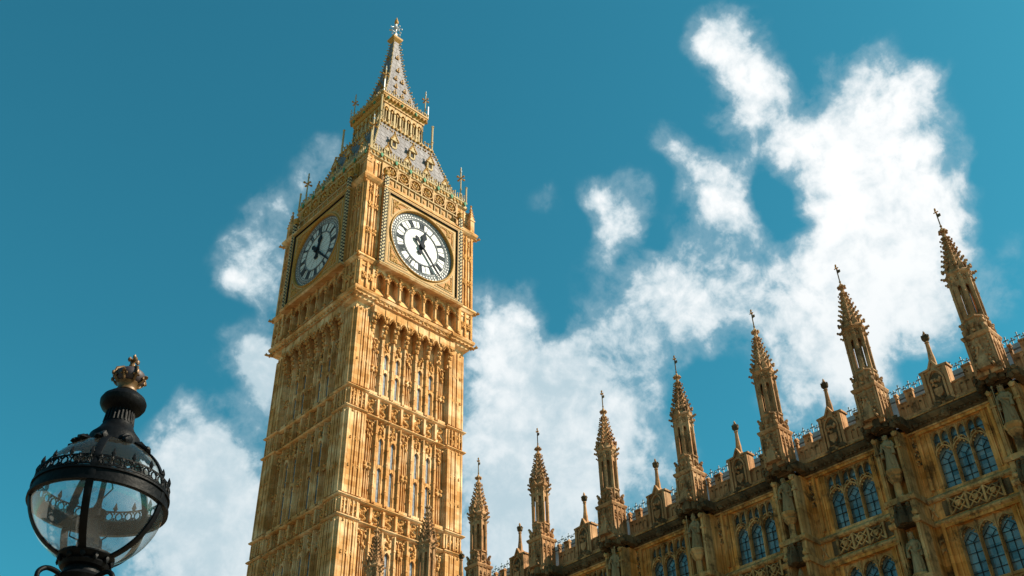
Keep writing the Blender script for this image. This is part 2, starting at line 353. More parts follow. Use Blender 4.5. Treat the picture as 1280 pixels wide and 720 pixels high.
# ------------------------------------------------------------------ mesh helpers
class MB:
    """collects shapes; build() links them as ONE mesh object"""
    def __init__(s):
        s.v = []; s.f = []; s.m = []; s.mats = []; s.cur = 0
    def mat(s, key):
        if key not in s.mats: s.mats.append(key)
        s.cur = s.mats.index(key); return s
    def add(s, vs, fs):
        b = len(s.v); s.v.extend(vs)
        for f_ in fs: s.f.append(tuple(i + b for i in f_)); s.m.append(s.cur)
    def box(s, x0, x1, y0, y1, z0, z1):
        s.add([(x0, y0, z0), (x1, y0, z0), (x1, y1, z0), (x0, y1, z0), (x0, y0, z1), (x1, y0, z1), (x1, y1, z1), (x0, y1, z1)],
              [(0, 3, 2, 1), (4, 5, 6, 7), (0, 1, 5, 4), (1, 2, 6, 5), (2, 3, 7, 6), (3, 0, 4, 7)])
    def bn(s, u0, u1, n0, n1, z0, z1):          # wall box: along u, out by n (front of the wall looks to -y)
        s.box(u0, u1, -n1, -n0, z0, z1)
    def prism(s, poly, a, b, ax='y'):           # polygon in the other two axes, extruded from a to b
        n = len(poly)
        if ax == 'y': vs = [(p[0], a, p[1]) for p in poly] + [(p[0], b, p[1]) for p in poly]
        elif ax == 'x': vs = [(a, p[0], p[1]) for p in poly] + [(b, p[0], p[1]) for p in poly]
        else: vs = [(p[0], p[1], a) for p in poly] + [(p[0], p[1], b) for p in poly]
        s.add(vs, [tuple(range(n)), tuple(range(2 * n - 1, n - 1, -1))] + [(i, i + n, (i + 1) % n + n, (i + 1) % n) for i in range(n)])
    def rings(s, rs, close=True, cap=True):     # loft
        n = len(rs[0]); b = []
        for r in rs: b.extend(r)
        fs = []
        for k in range(len(rs) - 1):
            for i in range(n if close else n - 1):
                j = (i + 1) % n
                fs.append((k * n + i, k * n + j, (k + 1) * n + j, (k + 1) * n + i))
        if cap and close:
            fs.append(tuple(range(n - 1, -1, -1))); fs.append(tuple((len(rs) - 1) * n + i for i in range(n)))
        s.add(b, fs)
    def lathe(s, prof, n=24, cx=0, cy=0, rot=0.0, flute=None):
        rs = []
        for r, z in prof:
            rs.append([(cx + r * cos(2 * pi * i / n + rot), cy + r * sin(2 * pi * i / n + rot), z) for i in range(n)])
        s.rings(rs)
    def frus(s, n, prof, cx=0, cy=0, rot=None): # polygon prism/frustum; radius to the flats
        k = 1 / cos(pi / n)
        s.lathe([(r * k, z) for r, z in prof], n, cx, cy, pi / n if rot is None else rot)
    def tube(s, pts, r, n=6, taper=None):
        pts = [Vector(p) for p in pts]; rs = []; up = None
        for i, p in enumerate(pts):
            t = (pts[min(i + 1, len(pts) - 1)] - pts[max(i - 1, 0)]).normalized()
            if up is None:
                up = t.cross(Vector((0.3, 0.9, 0.31)))
                if up.length < .1: up = t.cross(Vector((1, 0, 0)))
            up = (up - t * up.dot(t)).normalized(); si = t.cross(up)
            rr = r if taper is None else r * taper[i]
            rs.append([tuple(p + up * rr * cos(2 * pi * k / n) + si * rr * sin(2 * pi * k / n)) for k in range(n)])
        s.rings(rs)
    def bar(s, pts, w, y0, y1):                 # flat bar following a polyline in (u, z), width w, between two y depths
        for a, b in zip(pts[:-1], pts[1:]):
            d = Vector((b[0] - a[0], b[1] - a[1])); l = d.length
            if l < 1e-6: continue
            d /= l; q = Vector((-d.y, d.x)) * w / 2; e = d * w * .25
            a2 = Vector(a) - e; b2 = Vector(b) + e
            s.prism([tuple(a2 - q), tuple(b2 - q), tuple(b2 + q), tuple(a2 + q)], y0, y1)
    def lump(s, c, sx, sy=None, sz=None, jit=.25):
        sy = sx if sy is None else sy; sz = sx if sz is None else sz
        vs = []
        for x, y, z in _ICO[0]:
            k = 1 + random.uniform(-jit, jit)
            vs.append((c[0] + x * sx * k, c[1] + y * sy * k, c[2] + z * sz * k))
        s.add(vs, _ICO[1])
    def ball(s, c, r, nu=16, nv=10, sz=1.0):
        s.rings([[(c[0] + r * sin(pi * k / nv) * cos(2 * pi * i / nu), c[1] + r * sin(pi * k / nv) * sin(2 * pi * i / nu), c[2] - r * sz * cos(pi * k / nv)) for i in range(nu)]
                 for k in range(nv + 1) for _ in (0,) if True][0:nv + 1] if nv < 3 else
                [[(c[0] + r * max(sin(pi * k / nv), .01) * cos(2 * pi * i / nu), c[1] + r * max(sin(pi * k / nv), .01) * sin(2 * pi * i / nu), c[2] - r * sz * cos(pi * k / nv)) for i in range(nu)] for k in range(nv + 1)])
    def loop(s, plan, prof, close=True):        # moulding swept round a rectilinear plan; prof = (offset out, z)
        n = len(plan); nr = []
        for i in range(n):
            a = Vector(plan[i]); b = Vector(plan[(i + 1) % n]); d = (b - a).normalized(); nr.append(Vector((d.y, -d.x)))
        rs = []
        for off, z in prof:
            ring = []
            for i in range(n):
                na, nb = nr[i - 1], nr[i]
                if not close and i == 0: na = nb
                if not close and i == n - 1: nb = na
                q = na + nb if na.dot(nb) < .5 else na
                ring.append((plan[i][0] + q.x * off, plan[i][1] + q.y * off, z))
            rs.append(ring)
        s.rings(rs, close=close, cap=True) if close else s._open(rs)
    def _open(s, rs):
        n = len(rs[0]); b = [q for r in rs for q in r]; fs = []
        k = len(rs)
        for a in range(k):
            c = (a + 1) % k
            for i in range(n - 1): fs.append((a * n + i, a * n + i + 1, c * n + i + 1, c * n + i))
        fs.append(tuple(a * n for a in range(k - 1, -1, -1))); fs.append(tuple(a * n + n - 1 for a in range(k)))
        s.add(b, fs)
    def xform(s, fn, start=0):
        s.v[start:] = [fn(p) for p in s.v[start:]]
    def build(s, name, parent=None, loc=(0, 0, 0), rz=0.0, smooth=None):
        me = bpy.data.meshes.new(name)
        me.from_pydata(s.v, [], s.f)
        for k in s.mats: me.materials.append(MT[k])
        me.polygons.foreach_set('material_index', s.m)
        import bmesh
        bm = bmesh.new(); bm.from_mesh(me); bmesh.ops.recalc_face_normals(bm, faces=bm.faces); bm.to_mesh(me); bm.free()
        if smooth is not None:
            me.shade_smooth(); me.set_sharp_from_angle(angle=radians(smooth))
        me.update()
        o = bpy.data.objects.new(name, me); COL.objects.link(o)
        o.location = loc; o.rotation_euler = (0, 0, rz)
        if parent: o.parent = parent
        return o
_g = (1 + sqrt(5)) / 2; _k = 1 / sqrt(1 + _g * _g)
_ICO = ([(x * _k, y * _k, z * _k) for x, y, z in ((-1, _g, 0), (1, _g, 0), (-1, -_g, 0), (1, -_g, 0), (0, -1, _g), (0, 1, _g), (0, -1, -_g), (0, 1, -_g), (_g, 0, -1), (_g, 0, 1), (-_g, 0, -1), (-_g, 0, 1))],
        [(0, 11, 5), (0, 5, 1), (0, 1, 7), (0, 7, 10), (0, 10, 11), (1, 5, 9), (5, 11, 4), (11, 10, 2), (10, 7, 6), (7, 1, 8), (3, 9, 4), (3, 4, 2), (3, 2, 6), (3, 6, 8), (3, 8, 9), (4, 9, 5), (2, 4, 11), (6, 2, 10), (8, 6, 7), (9, 8, 1)])

def empty(name, loc, rz=0.0, parent=None):
    o = bpy.data.objects.new(name, None); COL.objects.link(o)
    o.location = loc; o.rotation_euler = (0, 0, rz); o.empty_display_size = .5
    if parent: o.parent = parent
    return o
def tag(o, label=None, cat=None, group=None, kind=None):
    if label: o['label'] = label
    if cat: o['category'] = cat
    if group: o['group'] = group
    if kind: o['kind'] = kind
    return o
def dup(o, parent=None, loc=None, rz=None):
    """a copy of an object with copies of its children"""
    c = o.copy(); COL.objects.link(c); c.parent = parent
    if loc is not None: c.location = loc
    if rz is not None: c.rotation_euler = (0, 0, rz)
    for ch in list(o.children): dup(ch, c)
    return c
def parch(u0, u1, z0, z1, n=6, depth=1.0):
    """pointed arch polyline from (u0,z0) over the apex to (u1,z0)"""
    c = (u0 + u1) / 2; h = (u1 - u0) / 2; out = []
    for i in range(n + 1):
        t = i / n; out.append((u0 + h * (1 - cos(t * pi / 2.6)) / (1 - cos(pi / 2.6)), z0 + (z1 - z0) * sin(t * pi / 2.6) / sin(pi / 2.6)))
    return out + [(2 * c - a, b) for a, b in out[-2::-1]]
def arch_fill(mb, u0, u1, z0, za, zt, y0, y1, n=5):
    """solid spandrel above a pointed arch, up to zt"""
    p = parch(u0, u1, z0, za, n); k = len(p) // 2
    mb.prism([(u0, z0)] + p[1:k + 1] + [((u0 + u1) / 2, zt), (u0, zt)], y0, y1)
    mb.prism([(u1, z0), (u1, zt), ((u0 + u1) / 2, zt)] + p[k:-1], y0, y1)

# ------------------------------------------------------------------ ground
g = MB().mat('paving'); g.add([(-900, -900, 0), (900, -900, 0), (900, 900, 0), (-900, 900, 0)], [(0, 1, 2, 3)])
tag(g.build('ground'), kind='structure')
g = MB().mat('asphalt'); g.add([(-14, -300, .004), (-2.5, -300, .004), (-2.5, 300, .004), (-14, 300, .004)], [(0, 1, 2, 3)])
tag(g.build('road'), kind='structure')
g = MB().mat('paint')
for i in range(-30, 30): g.box(-8.35, -8.2, i * 8, i * 8 + 3.5, .006, .009)
tag(g.build('road_markings'), kind='structure')
g = MB().mat('paving'); g.box(-2.5, -2.2, -300, 300, -.1, .12)
tag(g.build('kerb'), kind='structure')

# ================================================================== CLOCK TOWER
TX, TY, TH = 38.5639, 58.8806, 6.1
tower = empty('clock_tower', (TX + TH, TY + TH, 0))
tag(tower, 'tall honey stone gothic clock tower with two visible dials and a grey spire', 'tower')
FACES = (0.0, -pi / 2)                      # the two faces in view: towards -y and towards -x

def plan(hp, hr, b):
    """square plan with corner piers of half width hp and a recessed middle at hr between +-b"""
    q = []
    for k in range(4):
        c, s_ = cos(k * pi / 2), sin(k * pi / 2)
        for x, y in ((-hp, -hp), (-b, -hp), (-b, -hr), (b, -hr), (b, -hp)):
            q.append((round(x * c - y * s_, 4), round(x * s_ + y * c, 4)))
    return q
def sq(h): return [(-h, -h), (h, -h), (h, h), (-h, h)]

# -- shaft core: piers at the corners and recessed walls
c = MB().mat('gold_stone')
c.prism(plan(5.88, 5.56, 4.15), 0, 55.2, 'z')
c.box(-6.45, -4.7, -6.45, -4.7, 55.2, 67.7); c.box(4.7, 6.45, -6.45, -4.7, 55.2, 67.7)
c.box(-6.45, -4.7, 4.7, 6.45, 55.2, 67.7); c.box(4.7, 6.45, 4.7, 6.45, 55.2, 67.7)
c.box(-5.75, 5.75, -5.75, 5.75, 55.21, 71.4)
c.build('shaft', tower)
# -- string courses
for zt, zb in ((46.0, 44.1), (36.6, 34.97), (27.2, 25.6), (17.8, 16.2)):
    for z in (zt, zb):
        q = MB().mat('gold_stone')
        q.loop(plan(6.0, 5.8, 4.15), [(-.15, z - .22), (.06, z - .14), (.13, z - .06), (.13, z), (.05, z + .06), (-.15, z + .14)])
        q.build('string_course', tower)
q = MB().mat('gold_stone')
q.loop(plan(6.15, 6.0, 4.5), [(-.3, 54.2), (.1, 54.35), (.16, 54.6), (.3, 54.66), (.32, 54.85), (.44, 54.95), (.50, 55.2), (.38, 55.34), (.2, 55.42), (-.2, 55.45)])
q.build('cornice', tower)
q = MB().mat('gold_stone')
q.loop(sq(6.45), [(-.3, 58.0), (.1, 58.15), (.2, 58.4), (.28, 58.5), (.22, 58.7), (-.3, 58.95)])
q.build('cornice', tower)
q = MB().mat('gold_stone')
q.loop(plan(6.45, 6.35, 4.6), [(-.1, 67.2), (.15, 67.4), (.3, 67.6), (.38, 67.85), (.2, 68.1), (-.2, 68.2)])
q.build('cornice', tower)
q = MB().mat('cream')
q.loop(sq(5.75), [(-.2, 70.9), (.05, 71.0), (.1, 71.25), (.28, 71.35), (.30, 71.55), (.15, 71.9), (.28, 72.05), (.30, 72.2), (-.3, 72.3)])
q.build('eaves_cornice', tower)

PITCH = 8.3 / 7
def lumps_in(mb, u0, u1, z0, z1, n, k, s=.11):
    for _ in range(k):
        mb.lump((random.uniform(u0, u1), -n, random.uniform(z0, z1)), random.uniform(.7, 1.2) * s, s * .7, random.uniform(.8, 1.4) * s)
def cusp_head(mb, u0, u1, z1, n0, n1):
    """small cusped tracery head of a sunk panel"""
    w = u1 - u0
    arch_fill(mb, u0, u1, z1 - w * .9, z1 - w * .25, z1, -n1, -n0, 3)

SLIT = None
STOREYS = ((46.16, 53.6, 1), (36.76, 43.8, 0), (27.4, 34.67, 0), (18.0, 25.3, 0))
def tower_wall():
    r = MB().mat('gold_stone')
    # corner piers: ribs and sunk panels
    for sg in (-1, 1):
        for (a, b, n1) in ((4.15, 4.30, 6.08), (4.34, 4.50, 6.06), (4.63, 4.76, 6.05), (4.80, 4.93, 6.05), (5.07, 5.22, 6.06), (5.26, 5.60, 6.02), (5.64, 5.80, 6.05)):
            u0, u1 = (a, b) if sg > 0 else (-b, -a)
            for z0, z1, _ in STOREYS: r.bn(u0, u1, 5.9, n1, z0, z1 - (1.3 if _ else 0) * 0)
        for z0, z1, top in STOREYS:
            H = z1 - z0
            for k in range(1, 4):
                z = z0 + H * k / 3 - .12
                for um in (4.565, 5.0, 5.43):
                    r.mat('gold_carved')
                    r.lump((sg * um, -6.03, z), .11, .09, .09); r.lump((sg * um, -6.05, z + .13), .06, .06, .08)
                    r.mat('gold_stone')
                    if k < 3: r.bn(sg * um - .07, sg * um + .07, 5.8, 6.0, z + .05, z + .28)
    # middle bay: seven panels between ribs
    for i in range(8):
        u = -4.15 + i * PITCH
        w = .11 if 0 < i < 7 else .09
        for z0, z1, top in STOREYS:
            zt = z1 - (1.9 if top else 0)
            r.bn(u - w, u + w, 5.45, 5.82, z0, zt)
            r.bn(u - w * .42, u + w * .42, 5.75, 5.92, z0, zt)
            r.bn(u - w * 1.9, u + w * 1.9, 5.45, 5.70, z0, zt)
            for q in (-1, 1):
                r.bn(u + q * w * 1.45 - .018, u + q * w * 1.45 + .018, 5.5, 5.77, z0, zt)
            for k in range(1, 6):
                r.box(u - w * .8, u + w * .8, -5.95, -5.8, z0 + (zt - z0) * k / 6, z0 + (zt - z0) * k / 6 + .14)
    for z0, z1, top in STOREYS:
        zt = z1 - (1.9 if top else 0)
        for i in range(7):
            a = -4.15 + i * PITCH; b = a + PITCH; um = (a + b) / 2
            if i in (0, 3, 6):
                for du in (-.29, -.1, .1, .29):
                    r.bn(um + du - .028, um + du + .028, 5.45, 5.68 + .04 * (abs(du) < .2), z0, zt - .4)
                for du in (-.36, 0, .36):
                    cusp_head(r, um + du - .12, um + du + .12, zt - .2, 5.45, 5.78)
                zm = z0 + (zt - z0) * .42
                r.bn(um - .3, um + .3, 5.45, 5.76, zm - .26, zm + .26)
                r.mat('gold_carved')
                for dx, dz in ((-.2, -.18), (.2, -.18), (-.2, .18), (.2, .18)): r.lump((um + dx, -5.80, zm + dz), .15, .1, .15)
                for k in range(6): r.lump((um + random.uniform(-.3, .3), -5.78, zt - .5 - k * .2), .13, .1, .16)
                r.mat('gold_stone')
            else:
                for sg in (-1, 1):
                    r.bn(um + sg * .30 - .07, um + sg * .30 + .07, 5.45, 5.74, z0, zt - .3)
                    r.bn(um + sg * .19 - .05, um + sg * .19 + .05, 5.45, 5.68, z0, zt - 1.3); r.bn(um + sg * .42 - .025, um + sg * .42 + .025, 5.45, 5.70, z0, zt)
                arch_fill(r, um - .23, um + .23, zt - 1.75, zt - 1.35, zt - 1.1, -5.78, -5.42, 4)
                zm = z0 + (zt - z0) * .46
                arch_fill(r, um - .18, um + .18, zm - .38, zm - .12, zm + .12, -5.76, -5.42, 4)
                r.mat('gold_carved')
                for k in range(7): r.lump((um + random.uniform(-.2, .2), -5.78, zt - .15 - k * .16), .13, .12, .14)
                r.mat('gold_stone')
            r.bn(a + .2, b - .2, 5.4, 5.9, z0 - .1, z0 + .12)
    # carved friezes between the string courses
    for zt, zb in ((46.0, 44.1), (36.6, 34.97), (27.2, 25.6), (17.8, 16.2)):
        for i in range(7):
            a = -4.15 + i * PITCH; b = a + PITCH; um = (a + b) / 2
            r.mat('gold_stone')
            for x in (a, b) if i == 6 else (a,):
                r.bn(x - .1, x + .1, 5.4, 5.95, zb + .16, zt - .3); r.bn(x - .2, x + .2, 5.4, 5.72, zb + .16, zt - .3)
            r.mat('gold_carved')
            k = 0
            while k < 20:
                t = k / 20; ang = t * 2 * pi * 1.5
                r.lump((um + .27 * sin(ang), -5.62, zb + .28 + t * (zt - zb - .65)), .12, .13, .12); k += 1
            lumps_in(r, um - .36, um + .36, zb + .25, zt - .4, 5.58, 14, .10)
        for sg in (-1, 1):
            for (p, q_) in ((4.30, 5.0), (5.15, 5.72)):
                u0, u1 = (p, q_) if sg > 0 else (-q_, -p)
                r.mat('gold_stone')
                for x in (u0, u1, (u0 + u1) / 2): r.bn(x - .05, x + .05, 5.7, 6.04, zb + .16, zt - .3)
                r.mat('gold_carved')
                lumps_in(r, u0 + .06, u1 - .06, zb + .3, zt - .4, 5.95, 14, .10)
    r.mat('gold_stone')
    # corbel table under the clock stage
    for i in range(8):
        u = -4.15 + i * PITCH
        for k, (zz, n1) in enumerate(((51.7, 6.0), (52.15, 6.06), (52.6, 6.18), (53.05, 6.32), (53.5, 6.46))):
            r.bn(u - .20 - .015 * k, u + .20 + .015 * k, 5.6, n1, zz, zz + .46 if k < 4 else 54.2)
        r.mat('gold_carved')
        for k in range(5): r.lump((u + random.uniform(-.12, .12), -6.02 - k * .09, 51.8 + k * .42), .17, .14, .2)
        r.mat('gold_stone')
    for i in range(7):
        a = -4.15 + i * PITCH + .2; b = a + PITCH - .4
        arch_fill(r, a, b, 52.9, 53.65, 54.2, -6.40, -6.05, 5)
        r.mat('gold_carved')
        for (pu, pz) in parch(a + .06, b - .06, 52.9, 53.6, 4)[1:-1]: r.lump((pu, -6.36, pz - .06), .08, .12, .1)
        r.mat('gold_stone')
    # bosses along the cornice
    r.mat('gold_carved')
    for i in range(28):
        r.lump((-6.3 + i * .4667, -6.52, 54.62), .13, .11, .11)
    return r

def slit_mb():
    s_ = MB().mat('slit')
    s_.bn(-.14, .14, 5.4, 5.615, 0, 1)
    return s_
wall = tower_wall()
w0 = wall.build('tower_wall', tower, rz=FACES[0])
w1_ = dup(w0, tower, rz=FACES[1])
first = None
for rz in FACES:
    for z0, z1, top in STOREYS[:3]:
        zt = z1 - (1.9 if top else 0); zm = z0 + (zt - z0) * .46
        for i in (1, 2, 4, 5):
            um = -4.15 + (i + .5) * PITCH
            for (p, q_) in ((z0 + .12, zm - .12), (zm + .12, zt - 1.35)):
                if first is None: first = o = slit_mb().build('slit_window', tower)
                else: o = dup(first, tower)
                o.location = (um * cos(rz), um * sin(rz), p); o.rotation_euler = (0, 0, rz); o.scale = (1, 1, q_ - p)

# -- clock stage, one per face
def clock_stage():
    r = MB().mat('gold_stone')
    for sg in (-1, 1):
        for (a, b, n1) in ((4.72, 4.98, 6.6), (5.42, 5.60, 6.6), (6.12, 6.34, 6.58)):
            u0, u1 = (a, b) if sg > 0 else (-b, -a)
            r.bn(u0, u1, 6.4, n1, 55.4, 58.05); r.bn(u0, u1, 6.4, n1, 58.9, 67.25)
        for (a, b) in ((4.98, 5.42), (5.60, 6.12)):
            u0, u1 = (a, b) if sg > 0 else (-b, -a); um = (u0 + u1) / 2
            r.mat('gold_stone')
            r.bn(um - .045, um + .045, 6.4, 6.54, 58.9, 67.25)
            for zz in (57.7, 61.4, 64.3, 67.1): 
                cusp_head(r, u0 + .01, um - .04, zz, 6.44, 6.53); cusp_head(r, um + .04, u1 - .01, zz, 6.44, 6.53)
            r.mat('gold_carved')
            for zz in (56.6, 61.6, 64.6):
                for dx, dz in ((-.13, -.2), (.13, -.2), (-.13, .2), (.13, .2), (0, 0)): r.lump((um + dx, -6.56, zz + dz), .15, .12, .17)
            for k in range(6): r.lump((um + random.uniform(-.2, .2), -6.55, 66.2 + random.uniform(-.3, .6)), .1)
    # arcade under the dial: seven deep niches
    r.mat('gold_stone')
    P = 9.3 / 7
    for i in range(8):
        u = -4.65 + i * P
        r.bn(u - .17, u + .17, 5.7, 6.50, 55.4, 58.1); r.bn(u - .07, u + .07, 6.45, 6.62, 55.4, 57.4)
        r.mat('gold_carved')
        for k in range(5): r.lump((u + random.uniform(-.1, .1), -6.62, 56.9 + k * .26), .14, .1, .14)
        r.lump((u, -6.6, 55.6), .2, .12, .16)
        r.mat('gold_stone')
    for i in range(7):
        a = -4.65 + i * P + .17; b = a + P - .34; um = (a + b) / 2
        arch_fill(r, a, b, 57.2, 57.85, 58.1, -6.46, -6.2, 5)
        r.mat('gold_carved')
        for (pu, pz) in parch(a + .05, b - .05, 57.15, 57.8, 4)[1:-1]: r.lump((pu, -6.44, pz - .08), .09, .1, .1)
        r.mat('gold_stone')
        r.prism([(-6.45, 55.4), (-5.8, 55.4), (-5.8, 56.5), (-6.05, 56.2)], a, b, 'x')
        r.bn(um - .06, um + .06, 5.7, 5.95, 56.0, 57.6)
    # dado frieze above the dial, with arches and rosettes
    r.mat('gold_stone')
    r.bn(-4.62, 4.62, 5.7, 6.32, 67.3, 67.5)
    r.mat('gold')
    for i in range(12):
        u = -4.3 + i * 8.6 / 11
        r.bn(u - .30, u + .30, 6.05, 6.28, 68.25, 69.15)
        r.mat('cream'); r.bn(u - .33, u - .27, 6.1, 6.36, 68.2, 69.2)
        r.mat('dark_ochre'); r.bn(u - .15, u + .18, 6.2, 6.31, 68.4, 69.0); r.mat('gold')
        r.lump((u, -6.33, 68.7), .12, .06, .2)
    r.bn(-4.6, 4.6, 5.7, 6.22, 67.55, 70.9)
    r.mat('cream'); r.bn(-4.6, 4.6, 6.2, 6.40, 69.22, 69.34); r.bn(-4.6, 4.6, 6.2, 6.42, 68.02, 68.16)
    for i in range(6):
        u = -3.65 + i * 7.3 / 5
        r.mat('dark_ochre')
        r.prism([(u + .56 * cos(t * pi / 8), 70.08 + .56 * sin(t * pi / 8)) for t in range(16)], -6.24, -6.1)  # nearly flush disc, the recess shade is put into its colour
        r.mat('gold')
        pts = [(u + .62 * cos(t * pi / 10), 70.08 + .62 * sin(t * pi / 10)) for t in range(21)]
        r.bar(pts, .10, -6.42, -6.2)
        for t in range(6): r.lump((u + .3 * cos(t * pi / 3), -6.32, 70.08 + .3 * sin(t * pi / 3)), .15, .12, .15)
        r.mat('cream'); r.lump((u, -6.36, 70.08), .11)
        r.mat('gold')
        r.bn(u + .65, u + .81, 6.2, 6.4, 69.34, 70.85)
    for sg in (-1, 1):
        r.mat('gold_stone')
        r.bn(sg * 5.45 - .75, sg * 5.45 + .75, 5.6, 5.95, 68.1, 71.0)
        for dx in (-.7, -.22, .22, .7): r.bn(sg * 5.45 + dx - .08, sg * 5.45 + dx + .08, 5.9, 6.06, 68.1, 70.9)
        for dx in (-.46, 0, .46): cusp_head(r, sg * 5.45 + dx - .15, sg * 5.45 + dx + .15, 70.7, 5.92, 6.03)
        r.mat('gold_carved')
        lumps_in(r, sg * 5.45 - .6, sg * 5.45 + .6, 68.3, 69.0, 6.0, 12, .1)
    return r
def dial_frame():
    r = MB()
    Z = 62.75
    # spandrel plate with round hole is stood in by the four corner fields
    r.mat('cream')
    h = 3.98
    circ = [(3.66 * cos(t * pi / 24), 3.66 * sin(t * pi / 24)) for t in range(13)]
    for sx, sz in ((1, 1), (-1, 1), (-1, -1), (1, -1)):
        r.mat('gold')
        poly = [(sx * p[0], Z + sz * p[1]) for p in circ] + [(sx * .01, Z + sz * h), (sx * h, Z + sz * h), (sx * h, Z + sz * .01)]
        r.prism(poly, -6.86, -6.5)
        r.mat('dark_ochre'); a = [(sx * 3.62, sz * 1.5), (sx * 3.62, sz * 3.62), (sx * 1.5, sz * 3.62)]
        r.prism([(sx * 3.60, Z + sz * 1.75), (sx * 3.60, Z + sz * 3.6), (sx * 1.75, Z + sz * 3.6), (sx * 2.82, Z + sz * 2.82)], -6.868, -6.80)
        r.mat('cream')
        r.bar([(sx * 3.66, Z + sz * 1.55), (sx * 3.66, Z + sz * 3.66), (sx * 1.55, Z + sz * 3.66)], .07, -6.90, -6.84)
        cpts = [(sx * 3.86 * cos(radians(t)), Z + sz * 3.86 * sin(radians(t))) for t in range(22, 69, 6)]
        r.bar(cpts, .06, -6.90, -6.84)
        r.mat('gold')
        for k in range(26):
            t = random.random(); q = random.random()
            x = 2.72 + t * .85; z = 2.72 + q * .85
            if x * x + z * z > 3.95 ** 2: r.lump((sx * x, -6.88, Z + sz * z), .11, .07, .11)
        for k in range(9):
            r.lump((sx * 3.47, -6.88, Z + sz * (1.95 + k * .15)), .08, .06, .08); r.lump((sx * (1.95 + k * .15), -6.88, Z + sz * 3.47), .08, .06, .08)
    # nested square mouldings
    for h0, w_, n1, k in ((4.03, .03, 7.0, 'black'), (4.08, .06, 7.03, 'gold'), (4.15, .04, 7.0, 'cream'), (4.74, .1, 6.98, 'gold')):
        r.mat(k)
        e = h0 + w_
        for (a, b, c_, d) in ((-e, e, Z - e, Z - h0), (-e, e, Z + h0, Z + e), (-e, -h0, Z - h0, Z + h0), (h0, e, Z - h0, Z + h0)):
            if h0 > 4.5 and c_ < Z - h0: continue
            if h0 > 4.5: continue
            r.bn(a, b, 6.5, n1, c_, d)
    r.mat('gold'); r.bn(-4.72, 4.72, 6.3, 7.0, Z + 4.24, Z + 4.42); r.mat('gold_stone'); r.bn(-4.7, 4.7, 6.3, 7.06, Z + 4.43, Z + 4.60)
    r.mat('cream'); r.prism([(-7.12, Z - 4.42), (-6.4, Z - 4.42), (-6.4, Z - 4.23), (-7.02, Z - 4.23)], -4.7, 4.7, 'x')
    r.mat('gold_stone'); r.prism([(-7.06, Z - 4.62), (-6.2, Z - 4.62), (-6.2, Z - 4.425), (-7.16, Z - 4.425)], -4.72, 4.72, 'x')
    r.mat('dark_ochre')
    for sg in (-1, 1): r.bn(sg * 4.46 - .225, sg * 4.46 + .225, 6.3, 6.86, Z - 4.23, Z + 4.23)
    return r
def bead_column():
    r = MB()
    z = 58.6; k = 0
    while z < 68.6:
        for j in range(3):
            r.mat('white' if (k + j) % 2 else 'black')
            u = (j - 1) * .15
            r.bn(u - .072, u + .072, 6.8, 6.98 + (.05 if j == 1 else 0), z, z + .18)
        z += .19; k += 1
    r.mat('gold'); r.frus(8, [(.2, 68.6), (.3, 68.8), (.22, 69.0), (.3, 69.25), (.1, 69.5)], 0, -6.8)
    return r
